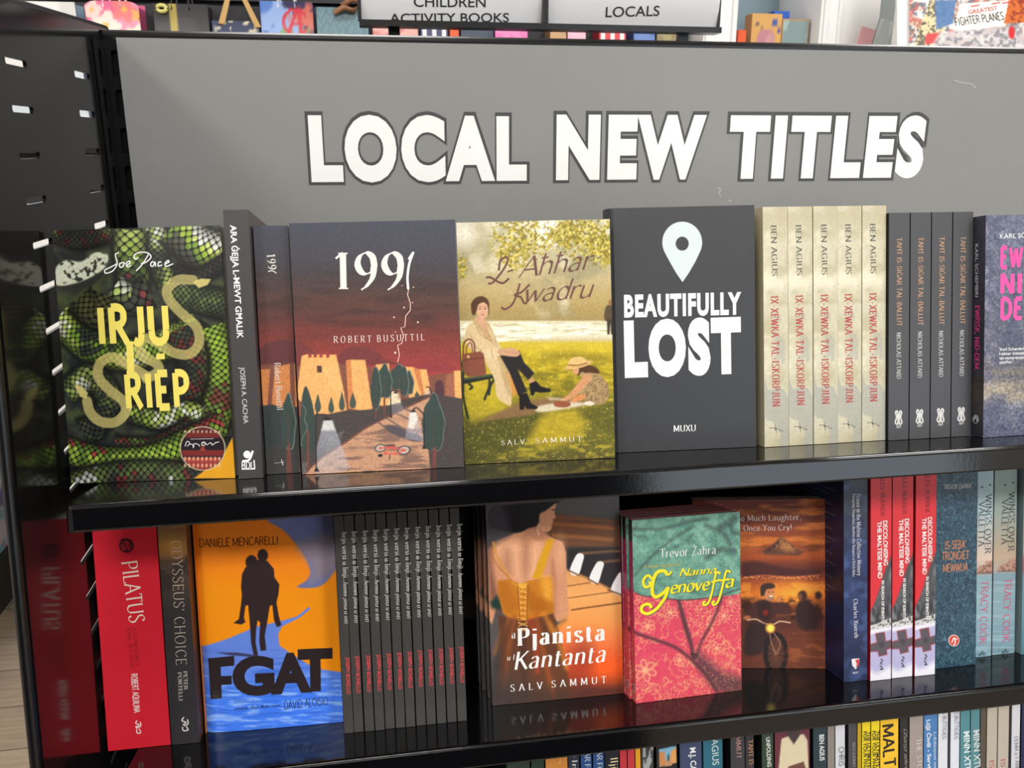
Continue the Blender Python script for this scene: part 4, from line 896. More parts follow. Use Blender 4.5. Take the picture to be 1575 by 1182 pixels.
def art_fgat(f, mb, yf):
    p = Paint(f, .0006); p.fill((240, 132, 26)); p.zoom(0, 720, 2.559)
    p.vgrad([(200, (226, 122, 36)), (380, (236, 128, 30)), (480, (248, 140, 22)), (900, (250, 138, 20))])
    BL = (92, 122, 206)
    p.poly([(1060, 195), (1120, 250), (1180, 320), (1220, 400), (1210, 440), (1170, 470), (1250, 470), (1300, 430), (1345, 340), (1345, 180)], (104, 112, 158), 1.5, 1, True)
    p.poly([(1170, 300), (1230, 400), (1215, 450), (1300, 420), (1345, 330), (1340, 260)], (150, 128, 128), 8, .7, True)
    p.poly([(780, 712), (900, 672), (1010, 625), (1100, 605), (1170, 585), (1215, 548), (1222, 556), (1180, 590), (1110, 625), (1095, 655), (1100, 700), (1150, 735), (1240, 790), (1400, 815), (1400, 1100), (780, 1100)], (96, 128, 212), 1, 1)
    p.vgrad([(200, (96, 126, 208)), (700, (92, 124, 210)), (880, (70, 118, 224)), (1060, (58, 112, 220))], 0)
    low = p.mask([(770, 715), (900, 674), (1010, 627), (1100, 640), (1110, 700), (1240, 792), (1420, 817), (1420, 1100), (770, 1100)], 2)
    y = (p.Y-720)*2.559
    p.blend(low*np.clip((y-780)/120, 0, 1), (62, 116, 226)); p.cloud((150, 184, 246), .11, .5, .68, 5, .75, low*np.clip((y-760)/100, 0, 1), .35, 3); p.cloud((48, 94, 196), .09, .55, .7, 6, .6, low*np.clip((y-700)/60, 0, 1), .3, 2.5)
    D = (50, 38, 40)
    p.ell((990, 372), 24, 28, D); p.ell((1034, 345), 21, 25, D)
    p.poly([(966, 392), (1000, 372), (1018, 362), (1052, 366), (1078, 398), (1080, 430), (1100, 460), (1096, 500), (1088, 530), (1098, 585), (1108, 620), (1090, 628), (1078, 600), (1072, 540), (1062, 545), (1050, 620), (1042, 660), (1048, 718), (1026, 722), (1020, 680), (1024, 610), (1014, 600), (1008, 640), (1006, 690), (1016, 738), (1000, 745), (988, 690), (982, 600), (976, 540), (966, 545), (960, 590), (966, 608), (950, 618), (918, 612), (940, 596), (948, 540), (952, 500), (948, 470), (952, 420)], D, .6)
    p.poly([(850, 728), (930, 728), (1010, 738), (1008, 746), (900, 738)], (60, 58, 90), .8)
    p.img *= 1.1; p.grain(.02, .8, 1); p.out(mb, yf)
    A = Art(mb, f, yf); z = lambda x, y: (x/2.559, 720+y/2.559); K = (48, 38, 40)
    A.text('DANIELE MENCARELLI', z(784, 314), z(1094, 300), 12.5, 'cond', (70, 40, 30))
    hv = lambda t: block_text(t, .055, 1.05)
    [A.poly([z(818+q*7+(10 if 1 else 0)*0, 752-q*.8), z(825+q*7, 751-q*.8), z(835+q*6.3, 913-q*.9), z(828+q*6.3, 914-q*.9)], K, 2) for q in range(7)]; A.poly([z(860, 747), z(922, 740), (z(922, 779)), z(860, 785)], K, 2); A.poly([z(860, 822), z(912, 818), z(912, 853), z(862, 857)], K, 2); A.text('G', z(916, 890), z(1082, 882), 52, hv, K, 1.3); A.text('A', z(1066, 882), z(1228, 873), 54, hv, K, 1.6); A.text('T', z(1174, 872), z(1310, 866), 57, hv, K, 1.9)
    A.text('maqlub g\u0127all-Malti minn', z(924, 955), z(1104, 940), 4.6, 'semi', (40, 58, 110)); A.text('DAVID ALOISIO', z(1120, 950), z(1292, 932), 11.5, 'cond', (36, 44, 80))
def art_versi(f, mb):
    p = Paint(f, .004); p.fill((64, 62, 60)); p.out(mb); A = Art(mb, f); z = lambda x, y: (500+x/2.675, 740+y/2.675); W = (226, 224, 218)
    A.text('bejn versi u linji', z(69, 212), z(75, 398), 7.6, 'serif', W); A.text('...hemm jiena u inti', z(75, 402), z(80, 590), 6.6, 'ital', W); A.text('JOSEPH BONELLO', z(85, 726), z(89, 878), 5.6, 'semi', (220, 74, 80))
def art_pjan(f, mb):
    p = Paint(f, .0006); p.zoom(740, 760, 3.583); p.fill((84, 79, 80))
    x = (p.X-740)*3.583; y = (p.Y-760)*3.583
    # lit piano in soft focus
    p.poly([(380, 110), (760, 150), (800, 330), (440, 300), (330, 240)], (86, 54, 36), 6, .9)
    for yy, c in ((140, (150, 84, 40)), (175, (196, 110, 46)), (205, (112, 66, 40)), (240, (176, 110, 56)), (275, (120, 80, 52))): p.line([(400, yy-10), (560, yy), (720, yy+14)], 16, c, 4, .8)
    p.poly([(440, 300), (800, 290), (800, 560), (470, 420)], (44, 40, 42), 3)
    p.poly([(460, 420), (520, 440), (640, 490), (730, 540), (790, 560), (800, 1110), (60, 1170), (380, 760), (470, 700)], (232, 158, 84), 4)
    p.vgrad([(420, (200, 138, 80)), (520, (226, 160, 92)), (620, (236, 160, 84)), (760, (228, 132, 62)), (900, (200, 92, 46)), (1000, (180, 70, 34)), (1130, (130, 60, 36))], 0)
    pm = p.mask([(460, 420), (520, 440), (640, 490), (730, 540), (800, 560), (800, 1110), (300, 1150), (380, 760), (470, 700)], 3)
    c = np.stack([np.interp(y, [420, 560, 700, 860, 960, 1080], q) for q in ((206, 234, 240, 220, 200, 90), (146, 164, 150, 104, 70, 46), (88, 96, 80, 58, 36, 38))], -1); p.img += (c-p.img)*pm[..., None]
    p.ell((690, 960), 110, 70, (238, 96, 34), 14, .75); p.ell((560, 900), 60, 100, (120, 46, 36), 12, .6); p.ell((470, 1000), 60, 120, (150, 60, 36), 14, .55)
    for a, b, w_ in (((470, 510), (600, 490), 5), ((480, 575), (730, 540), 5), ((500, 640), (780, 600), 9)): p.line([a, b], w_, (110, 66, 40), .8, .85, False)
    for P in ([(540, 330), (700, 318), (780, 316)], [(640, 380), (760, 366)]): p.line(P, 12, (128, 92, 62), 2, .9)
    for P in ([(488, 430), (520, 345), (545, 328), (566, 340), (560, 375), (534, 448)], [(596, 470), (630, 390), (655, 372), (676, 384), (668, 420), (640, 496)], [(716, 530), (750, 450), (775, 430), (800, 440), (775, 556)]):
        p.poly(P, (246, 240, 232), .8, 1, True)
    for P in ([(488, 425), (536, 448)], [(590, 470), (642, 498)], [(700, 530), (775, 558)]): p.line([P[0], P[1]], 10, (90, 60, 40), 1, .8, False)
    # woman from behind
    p.poly([(40, 300), (70, 265), (180, 220), (260, 200), (330, 215), (400, 245), (450, 265), (468, 320), (472, 480), (482, 640), (470, 690), (420, 705), (300, 560), (100, 560), (60, 720), (46, 700), (40, 560)], (200, 140, 106), 1.2, 1)
    p.poly([(80, 300), (150, 260), (260, 280), (330, 260), (300, 460), (170, 460)], (226, 170, 130), 8, .8, True); p.poly([(240, 230), (270, 300), (262, 440), (230, 460), (220, 340)], (152, 98, 74), 7, .6, True); p.poly([(130, 300), (165, 330), (170, 440), (120, 400)], (150, 100, 76), 8, .6, True)
    p.poly([(395, 360), (410, 520), (400, 690), (388, 500)], (150, 96, 70), 4, .6, True); p.ell((440, 330), 18, 60, (226, 176, 136), 8, .6); p.poly([(440, 560), (482, 640), (468, 690), (430, 695)], (206, 146, 108), 4, .7, True)
    p.poly([(40, 300), (62, 280), (64, 420), (110, 640), (60, 620), (44, 540)], (96, 60, 50), 5, .7, True); p.poly([(50, 600), (88, 560), (130, 640), (60, 630)], (34, 58, 50), 3)
    p.poly([(240, 200), (300, 150), (350, 205), (372, 240), (320, 260), (260, 240)], (180, 122, 92), 3, 1, True)
    p.poly([(330, 100), (396, 50), (414, 60), (404, 95), (410, 132), (398, 140), (394, 168), (378, 204), (340, 206), (318, 170)], (206, 146, 110), 1, 1, True)
    p.ell((398, 88), 10, 4, (90, 56, 46), .6); p.ell((392, 172), 8, 5, (166, 70, 60), .6)
    p.poly([(60, 75), (140, 60), (420, 40), (404, 56), (356, 92), (322, 112), (318, 160), (300, 180), (260, 190), (200, 214), (90, 200), (40, 150)], (22, 17, 20), 1.6, 1, True)
    p.poly([(30, 60), (120, 60), (160, 200), (110, 250), (34, 280)], (64, 62, 66), 8, .8, True); p.line([(316, 168), (312, 200), (318, 224)], 8, (206, 170, 140), .8)
    # dress
    p.poly([(90, 480), (160, 470), (215, 500), (260, 480), (350, 462), (388, 460), (394, 560), (398, 660), (300, 690), (235, 740), (160, 690), (120, 660), (96, 560)], (188, 116, 34), 1, 1)
    p.poly([(330, 470), (385, 462), (394, 580), (370, 640), (340, 560)], (224, 158, 56), 5, .8, True); p.poly([(255, 500), (300, 560), (390, 600), (380, 650), (270, 640)], (160, 90, 26), 5, .7, True); p.poly([(100, 490), (150, 500), (200, 620), (140, 650), (104, 580)], (170, 100, 34), 4, .7, True)
    p.poly([(280, 466), (362, 250), (404, 250), (330, 466)], (206, 150, 34), .9); p.line([(66, 266), (92, 350), (160, 470), (205, 520)], 9, (202, 140, 60), .7); p.line([(58, 300), (80, 380), (170, 480)], 6, (176, 112, 50), .7)
    p.poly([(90, 668), (235, 700), (398, 660), (430, 760), (460, 900), (500, 1130), (60, 1170), (110, 860)], (96, 58, 40), 2, 1)
    for P, c in (([(150, 680), (110, 780), (80, 880)], (190, 106, 44)), ([(185, 680), (150, 880), (120, 1150)], (150, 84, 46)), ([(300, 670), (340, 860), (400, 1120)], (170, 84, 34)), ([(345, 660), (420, 800), (470, 960)], (214, 130, 50)), ([(240, 740), (230, 900), (250, 1130)], (60, 44, 40)), ([(130, 700), (90, 900), (70, 1080)], (54, 46, 44)), ([(270, 700), (300, 800), (310, 980)], (188, 66, 40)), ([(380, 720), (400, 760), (460, 700)], (190, 120, 46))): p.line(P, 22, c, 4, .7)
    p.vgrad([(0, (40, 38, 40)), (1, (40, 38, 40))], 0); p.blend(np.clip((y-850)/260, 0, 1)*np.clip((330-x)/200, 0, 1), (52, 46, 46), .8); p.blend(np.clip((y-1020)/90, 0, 1)*np.clip((640-x)/200, 0, 1), (56, 46, 44), .6)
    for i in range(9):
        yy = 500+i*30; p.line([(206, yy), (254, yy+18)], 6, (226, 170, 90), .6); p.line([(254, yy), (208, yy+18)], 6, (214, 154, 76), .6)
    p.line([(200, 500), (214, 700)], 6, (140, 80, 30), .6); p.line([(258, 490), (252, 700)], 6, (140, 80, 30), .6); p.poly([(196, 500), (262, 490), (230, 530)], (226, 170, 60), 1.5, .9)
    p.img *= 1.12; p.grain(.04, .8, 3); p.out(mb); A = Art(mb, f); z = lambda a, b: (740+a/3.583, 760+b/3.583); W = (250, 248, 244)
    A.text('Pjanista', z(200, 838), z(682, 806), 26, 'seriff', W); A.text('il', z(168, 798), z(188, 797), 8, 'seriff', W)
    A.text('Kantanta', z(184, 970), z(688, 924), 27, 'italb', W); A.text('u l', z(144, 918), z(186, 914), 8, 'italb', W)
    A.text('SALV', z(162, 1090), z(340, 1074), 10.5, lambda t: stroke_text(t, .8, .3, 5, 1.2, gap=7), W); A.text('SAMMUT', z(388, 1068), z(688, 1042), 10.5, lambda t: stroke_text(t, .8, .3, 5, 1.2, gap=7), W)
def art_gen(f, mb):
    p = Paint(f, .0006); p.zoom(940, 780, 3.812); p.fill((214, 66, 92)); x = (p.X-940)*3.812; y = (p.Y-780)*3.812
    # damask flowers on the pink cloth
    n = fbm(p.X*.085, p.Y*.085, 3, 4); p.blend(np.clip((n-.5)/.03, 0, 1)*np.clip((.60-n)/.02, 0, 1), (226, 138, 110), .8)
    n = fbm(p.X*.2, p.Y*.2, 2, 8); m2 = np.clip((fbm(p.X*.035, p.Y*.035, 2, 2)-.48)/.06, 0, 1); p.blend(np.clip((np.abs(n-.5)-.01)/.02, 0, 1)*0+np.clip((.055-np.abs(n-.52))/.02, 0, 1)*m2, (232, 160, 118), .85)
    p.cloud((226, 130, 96), .5, .45, .7, 6, .5, np.clip((x+y-1150)/400, 0, 1))
    for c, r in (((200, 960), 66), ((345, 620), 40), ((215, 700), 44), ((660, 640), 34), ((620, 830), 36), ((700, 560), 30), ((400, 900), 36)):
        for k in range(6):
            a = k*1.047+.3; p.ell((c[0]+r*.62*math.cos(a), c[1]+r*.62*math.sin(a)), r*.44, r*.32, (232, 158, 118), .7, .8, math.degrees(a)); p.ell((c[0]+r*.62*math.cos(a), c[1]+r*.62*math.sin(a)), r*.28, r*.18, (214, 78, 96), .7, .9, math.degrees(a))
        p.ell(c, r*.25, r*.25, (238, 178, 130), .7, .9)
    # folds
    p.poly([(480, 880), (520, 860), (560, 890), (640, 960), (772, 1010), (775, 1090), (630, 1085), (540, 980)], (66, 44, 52), 8, .8, True); p.cloud((208, 140, 100), .45, .5, .7, 12, .6, p.mask([(480, 880), (700, 900), (775, 1090), (630, 1085)], 8))
    for P, w_ in (([(100, 690), (140, 738), (260, 780), (370, 822), (440, 870), (480, 905), (560, 990), (620, 1080)], 20), ([(395, 548), (425, 660), (462, 780), (480, 870)], 24), ([(652, 530), (600, 660), (530, 790), (500, 876), (484, 884)], 15)): p.line(P, w_*.9, (70, 38, 46), 2.2, .85)
    p.poly([(398, 560), (436, 660), (470, 800), (450, 790), (420, 690)], (90, 46, 54), 2, .7, True); p.line([(500, 870), (470, 860), (490, 890)], 8, (60, 32, 40), 1)
    # green cloth above
    gm = p.mask([(100, 40), (790, 30), (790, 500), (700, 520), (620, 525), (500, 540), (400, 545), (280, 530), (180, 520), (125, 490), (110, 200)], 1.2)
    p.blend(gm, (104, 158, 138)); p.cloud((132, 184, 162), .06, .48, .62, 15, .7, gm); p.cloud((78, 128, 116), .1, .5, .6, 16, .6, gm); n = fbm(p.X*.12, p.Y*.12, 3, 22); p.blend(gm*np.clip((.03-np.abs(n-.5))/.015, 0, 1), (150, 196, 176), .5)
    for P, w_, al in (([(110, 130), (300, 128), (440, 90), (560, 70)], 14, .7), ([(140, 400), (250, 280), (360, 190), (470, 120)], 12, .6), ([(640, 120), (700, 90), (720, 70)], 40, .6), ([(560, 300), (640, 250), (720, 260)], 30, .55), ([(700, 110), (715, 150), (760, 160)], 12, .8), ([(480, 160), (430, 210), (370, 240)], 10, .5), ([(560, 110), (650, 150), (700, 220)], 26, .55), ([(150, 100), (130, 160), (200, 180)], 8, .5), ([(230, 410), (330, 470), (500, 500)], 10, .35)): p.line(P, w_, (52, 66, 66), 3, al)
    p.line([(125, 492), (180, 520), (280, 532), (400, 547), (500, 542), (620, 527), (700, 500), (790, 470)], 6, (50, 44, 50), 1, .8)
    p.grain(.08, .8, 3); p.out(mb); A = Art(mb, f); z = lambda a, b: (940+a/3.812, 780+b/3.812); Yl = (244, 232, 34); DG = (60, 84, 70); W = (236, 238, 234)
    A.text('Trevor \u017bahra', z(286, 298), z(612, 274), 13, 'serif', W)
    A.text("Il-\u0126ajja Sigrieta ta'", z(196, 362), z(408, 346), 5, 'serif', (66, 60, 40)); A.text("Il-\u0126ajja Sigrieta ta'", z(195, 360), z(407, 344), 5, 'serif', (226, 214, 110), 2)
    for dx, c, L in ((4, DG, 1), (0, Yl, 2)):
        for P, w_ in (([(330, 400), (310, 376), (270, 384), (246, 430), (240, 500), (262, 528), (310, 500), (336, 470)], 5.4), ([(246, 430), (215, 402), (188, 430), (196, 468), (226, 462), (224, 436)], 4), ([(336, 470), (320, 520), (296, 560), (262, 600), (214, 626), (178, 612), (184, 580), (220, 570), (236, 592)], 4.6), ([(330, 400), (345, 392), (352, 376)], 3)): A.line([z(q[0]+dx, q[1]+dx) for q in P], w_, c, lay=L)
        A.text('enove', z(346+dx, 508+dx), z(580+dx, 484+dx), 19, lambda t: stroke_text(t, .95, .4, 30, 0, slant=.2), c, lay=L)
        for P in ([(640, 392), (618, 384), (604, 430), (590, 500), (570, 560), (545, 576), (538, 562), (552, 556)], [(700, 384), (676, 376), (662, 420), (646, 490), (624, 556), (600, 574), (592, 560), (606, 552)], [(585, 440), (640, 428)], [(640, 432), (690, 424)]): A.line([z(q[0]+dx, q[1]+dx) for q in P], 3.2, c, lay=L)
        A.text('a', z(668+dx, 474+dx), z(722+dx, 468+dx), 19, lambda t: stroke_text(t, .95, .4, 30, 0, slant=.2), c, lay=L)
        A.text('Nanna', z(398+dx, 408+dx), z(618+dx, 388+dx), 11.5, lambda t: stroke_text(t, .85, .4, 30, 0, slant=.24), c, lay=L)
def art_laugh(f, mb):
    p = Paint(f, .0006); p.zoom(940, 780, 3.812); x = (p.X-940)*3.812; y = (p.Y-780)*3.812
    p.vgrad([(-80, (92, 48, 40)), (60, (100, 52, 42)), (160, (130, 66, 42)), (230, (160, 84, 44)), (300, (150, 74, 42)), (330, (112, 58, 44)), (370, (90, 48, 42)), (405, (120, 58, 44)), (440, (150, 76, 44)), (520, (206, 112, 44)), (580, (150, 78, 40)), (700, (92, 50, 40)), (860, (96, 52, 38)), (960, (90, 50, 40)), (1100, (80, 46, 38))])
    p.cloud((206, 124, 56), .05, .5, .7, 4, .6, np.clip((320-y)/60, 0, 1), .4, 2); p.cloud((74, 40, 38), .05, .5, .7, 5, .6, np.clip((320-y)/60, 0, 1), .4, 2.4); p.cloud((240, 150, 60), .08, .5, .68, 6, .6, np.clip((y-430)/30, 0, 1)*np.clip((580-y)/40, 0, 1))
    p.poly([(880, 260), (940, 235), (990, 182), (1006, 178), (1040, 205), (1090, 245), (1130, 265), (1100, 285), (900, 280)], (92, 62, 50), 1.5); p.poly([(1000, 190), (1050, 225), (1075, 262), (1020, 262), (985, 240)], (166, 110, 66), 4, .8); p.poly([(985, 195), (975, 240), (930, 262), (900, 262)], (60, 42, 42), 3, .8); p.cloud((186, 130, 80), .4, .52, .64, 9, .6, p.mask([(940, 245), (1000, 185), (1090, 250)], 3))
    p.poly([(770, 330), (840, 318), (960, 345), (1080, 370), (1230, 372), (1230, 408), (770, 410)], (72, 42, 42), 3); p.line([(770, 420), (900, 404), (1050, 416), (1220, 400)], 6, (214, 116, 70), 2, .9)
    for i in range(26): p.ell((780+i*17+RNG.random()*8, 408+RNG.random()*14), 3, 3, (250, 190, 110), 1, .9)
    p.ell((1040, 500), 80, 40, (250, 170, 60), 16, .8)
    p.poly([(760, 560), (860, 540), (880, 600), (1230, 560), (1240, 700), (760, 720)], (72, 44, 38), 8, .7); p.cloud((44, 30, 30), .1, .5, .62, 7, .7, np.clip((y-520)/30, 0, 1)*np.clip((680-y)/30, 0, 1))
    # rider on a motorbike, seated man behind
    p.poly([(1100, 560), (1150, 552), (1200, 600), (1210, 700), (1120, 720), (1080, 640)], (52, 36, 36), 2, 1, True); p.ell((1122, 522), 27, 30, (66, 42, 36), 1.4); p.ell((1108, 530), 12, 18, (140, 86, 60), 1.4, .8); p.ell((1215, 520), 20, 24, (60, 40, 36), 2)
    for k in range(6): p.line([(1150+k*16, 650), (1150+k*16, 740)], 6, (52, 34, 34), .8, .9, False)
    p.line([(1060, 745), (1230, 735)], 8, (112, 64, 44), 1, .8); p.line([(970, 635), (1080, 628)], 10, (150, 84, 50), 1.5, .8)
    p.poly([(790, 620), (830, 570), (890, 548), (950, 560), (1010, 560), (1050, 600), (1050, 630), (960, 640), (950, 700), (860, 690), (790, 680)], (70, 44, 42), 1.6, 1, True); p.poly([(860, 560), (930, 556), (930, 660), (870, 650)], (52, 36, 38), 3, .9, True); p.ell((905, 622), 16, 16, (130, 40, 36), 2, .9)
    p.ell((925, 505), 34, 44, (190, 122, 82), 1.2); p.poly([(878, 520), (876, 470), (900, 450), (945, 448), (962, 470), (940, 480), (910, 486), (896, 520)], (60, 46, 42), 1.4, 1, True); p.ell((936, 538), 18, 16, (150, 112, 90), 1.4, .9); p.ell((938, 524), 10, 5, (236, 214, 190), .8)
    for q in (925, 948): p.ell((q, 500), 4, 2.5, (60, 36, 32), .6)
    p.ell((985, 540), 14, 20, (186, 116, 76), 1.4); p.ell((798, 652), 22, 14, (170, 104, 70), 1.4)
    p.line([(800, 665), (850, 660), (900, 685), (950, 690), (990, 672), (1050, 680)], 7, (206, 170, 140), .8)
    p.poly([(800, 700), (900, 690), (920, 760), (880, 860), (780, 860)], (46, 34, 34), 3, .95, True)
    d, S_, T_, _ = p.near([(965+60*math.cos(a), 860+112*math.sin(a)) for a in np.linspace(0, 6.2832, 30)]); p.ell((965, 860), 52, 104, (66, 44, 38), 2, .9); p.blend(np.clip(.5+(3.6-d)/1.2, 0, 1), (34, 26, 28))
    for k in range(14): a = k*.449; p.line([(965, 860), (965+50*math.cos(a), 860+98*math.sin(a))], 2.4, (160, 100, 64), .5, .6, False)
    for P in ([(930, 740), (940, 800), (962, 860)], [(950, 735), (990, 800), (975, 860)]): p.line(P, 8, (130, 96, 80), .8, .9)
    p.ell((933, 712), 30, 30, (150, 100, 50), 1); p.ell((934, 712), 21, 22, (255, 216, 96), 2)
    p.cloud((150, 84, 46), .09, .5, .66, 10, .6, np.clip((y-760)/60, 0, 1)*np.clip((x-1000)/60, 0, 1), .5, 2)
    p.grain(.08, .8, 3)
    p.img *= 1.22
    p.out(mb); A = Art(mb, f); z = lambda a, b: (940+a/3.812, 780+b/3.812); W = (226, 214, 204)
    A.text('So Much Laughter,', z(735, 84), z(1112, 76), 8.8, 'serif', W); A.text('Once You Cry!', z(776, 142), z(1058, 136), 8.8, 'serif', W)
def art_france(f, mb):
    p = Paint(f, .0009); p.vgrad([(700, (52, 58, 70)), (790, (50, 58, 72)), (860, (44, 60, 106)), (960, (36, 52, 96)), (1000, (32, 40, 70)), (1060, (38, 46, 80))]); p.cloud((24, 34, 70), .05, .45, .65, 5, .6); p.cloud((84, 108, 160), .06, .56, .72, 6, .5); p.out(mb); A = Art(mb, f); W = (220, 220, 226); z = lambda x, y: (1280+x/5.339, 720+y/5.339)
    A.text('France in the Maltese Collective Memory', z(198, 218), z(206, 886), 6.4, 'serif', W); A.text('Perceptions, Perspectives, Identities after Bonaparte in British Malta', z(165, 216), z(166, 892), 4.4, 'serif', W); A.text('Charles Xuereb', (1312.5, 922), (1314, 982), 6.4, 'serif', W)
    z = lambda x, y: (1175+x/3.94, 940+y/3.94); A.poly([z(530, 292), z(578, 288), z(576, 325), z(556, 356), z(534, 330)], (226, 222, 222)); A.poly([z(552, 298), z(576, 290), z(575, 325), z(556, 352), z(562, 320)], (196, 60, 70), 2); A.text('MUP', z(538, 383), z(572, 379), 3, 'serifb', W)
def art_francback(f, mb):
    p = Paint(f, .0012); p.fill((26, 30, 58)); p.cloud((36, 48, 96), .05, .45, .65, 5, .6); p.out(mb); A = Art(mb, f)
    for i in range(22):
        b = f.h-.02-.0052*i; a0 = f.w*.12; a1 = f.w*(.9-.05*((i*7) % 5))
        V, F = block_text('perspettiva tal-memorja kollettiva', 0); t = (V[:, 0]-V[:, 0].min())/np.ptp(V[:, 0])
        A.putl(np.stack([a0+t*(a1-a0), b+V[:, 1]*.0024], 1), F, (116, 120, 144))
def art_dec(f, mb):
    p = Paint(f, .0007); p.fill((216, 42, 52)); p.zoom(1320, 720, 3.58)
    hd = p.mask([(40, 830), (80, 770), (110, 690), (150, 560), (180, 490), (200, 470), (200, 900), (40, 900)], 1.5)
    p.blend(hd, (76, 76, 80)); p.cloud((132, 132, 136), .08, .5, .66, 5, .8, hd, 1, .5); p.cloud((44, 44, 48), .1, .52, .64, 6, .8, hd, 1.4, .5)
    p.poly([(40, 900), (40, 845), (90, 850), (190, 820), (190, 890)], (60, 60, 62), 1.5)
    lace = p.mask([(50, 868), (100, 860), (150, 838), (195, 815), (195, 880), (50, 905)], 1); p.blend(lace, (206, 206, 204)); p.cloud((70, 70, 72), .55, .5, .6, 7, .9, lace)
    p.poly([(40, 900), (195, 872), (195, 1200), (40, 1200)], (176, 172, 206), 1); p.poly([(40, 898), (195, 870), (195, 890), (40, 925)], (232, 230, 236), 2, .9); p.poly([(40, 1100), (100, 1130), (195, 1090), (195, 1200), (40, 1200)], (236, 234, 240), 5, .9, True)
    C, O = (84, 78, 84), (146, 50, 60)
    for g, c in ((5, O), (0, C)):
        p.poly([(98-g, 918-g), (140+g, 908-g), (148+g, 960-g), (188+g, 948-g), (188+g, 985+g), (152+g, 998+g), (156+g, 1024+g), (118-g, 1036+g), (112-g, 1008+g), (68-g, 1010+g), (66-g, 978-g), (106-g, 966-g)], c, .8)
    p.ell((128, 974), 14, 16, (60, 56, 62), 2, .8); p.out(mb); A = Art(mb, f); z = lambda x, y: (1320+x/3.58, 720+y/3.58); W = (240, 236, 234)
    A.text('CHARLES XUEREB', z(124, -30), z(124, 265), 6, 'serif', (80, 24, 30)); A.text('DECOLONISING', z(136, 292), z(140, 538), 6.4, 'bold', W); A.text('THE MALTESE MIND', z(104, 296), z(108, 610), 6.4, 'bold', W)
    A.text('IN SEARCH OF IDENTITY', z(128, 622), z(128, 862), 4, 'bold', W)
    for P in ([(122, 1052), (134, 1062), (122, 1076), (132, 1082)], [(118, 1088), (130, 1100), (124, 1110)], [(120, 1112), (140, 1108)]): A.line([z(*q) for q in P], 1.5, (60, 60, 72))
def art_seba(f, mb):
    p = Paint(f, .0006); p.fill((44, 74, 92)); n = fbm(p.X*.28, p.Y*.2+.3*np.abs(p.X-1470)*.2, 2, 5); p.blend(np.clip((.03-np.abs(n-.5))/.012, 0, 1), (104, 142, 158), .75); p.blend(np.clip((n-.6)/.05, 0, 1), (30, 54, 70), .7); p.out(mb); A = Art(mb, f); z = lambda x, y: (1320+x/3.58, 720+y/3.58); O = (222, 146, 96)
    A.text('TREVOR \u017bAHRA', z(470, 117), z(619, 112), 6.8, 'cond', (206, 210, 206))
    for t, a, b, y, y2 in (("IS-SEBA'", 478, 592, 447, 442), ('TRON\u0120IET', 460, 608, 508, 500), ('MEWWIJA', 466, 602, 574, 566)): A.text(t, z(a, y), z(b, y2), 12, 'condb' if 0 else 'cond', O)
    A.disc(z(526, 951), 8.6, 9.0, (230, 220, 214)); A.disc(z(526, 951), 7.6, 8.0, (206, 70, 62), 2); A.line([z(512, 962), z(526, 935), z(532, 960), z(524, 976)], 1.8, (240, 226, 220), lay=3); A.line([z(528, 945), z(544, 940)], 1.6, (240, 226, 220), lay=3)
def art_wings(f, mb, tint=0):
    p = Paint(f, .0007); ox, oy = 1320+35.5*tint, 720-3.4*tint
    p.zoom(ox, oy, 3.58)
    st = [(-60, (150, 184, 200)), (60, (162, 192, 204)), (250, (176, 196, 200)), (420, (206, 196, 184)), (500, (226, 200, 180)), (580, (190, 178, 170)), (600, (140, 172, 184)), (700, (148, 178, 188)), (860, (140, 172, 184)), (1060, (122, 158, 172))]
    if tint: st = [(a, tuple(np.clip(np.array(c)*(.86, .84, .78), 0, 255))) if a < 580 else (a, tuple(np.array(c)*.93)) for a, c in st]
    p.vgrad(st)
    p.poly([(640, 570), (670, 540), (700, 535), (700, 515), (760, 510), (760, 580), (640, 585)], (190, 146, 126), 1); p.cloud((120, 84, 76), .35, .48, .6, 4, .8, p.mask([(640, 575), (670, 540), (760, 515), (760, 583), (640, 585)], 1)); p.line([(640, 583), (760, 578)], 5, (116, 92, 88), .8)
    p.cloud((176, 200, 206), .1, .5, .7, 8, .5, np.clip((p.Y-885)/5, 0, 1), .3, 3); p.out(mb); A = Art(mb, f); z = lambda x, y: (ox+x/3.58, oy+y/3.58); D = (62, 66, 72)
    A.text('WINGS OVER', z(702, 145), z(697, 475), 9.4, 'serif', (44, 48, 54)); A.text('VALLETTA', z(666, 185), z(660, 436), 9.4, 'serif', (44, 48, 54)); A.text('TRACY COOK', z(678, 622), z(666, 975), 11, 'serif', (206, 82, 118))
    for q in ((682, 106), (726, 94)): A.disc(z(*q), 1.6, 1.6, D)
    for P in ([(676, 1020), (664, 1030), (674, 1032), (684, 1010), (690, 1030), (700, 1018)],): A.line([z(*q) for q in P], 1.2, (70, 84, 90))

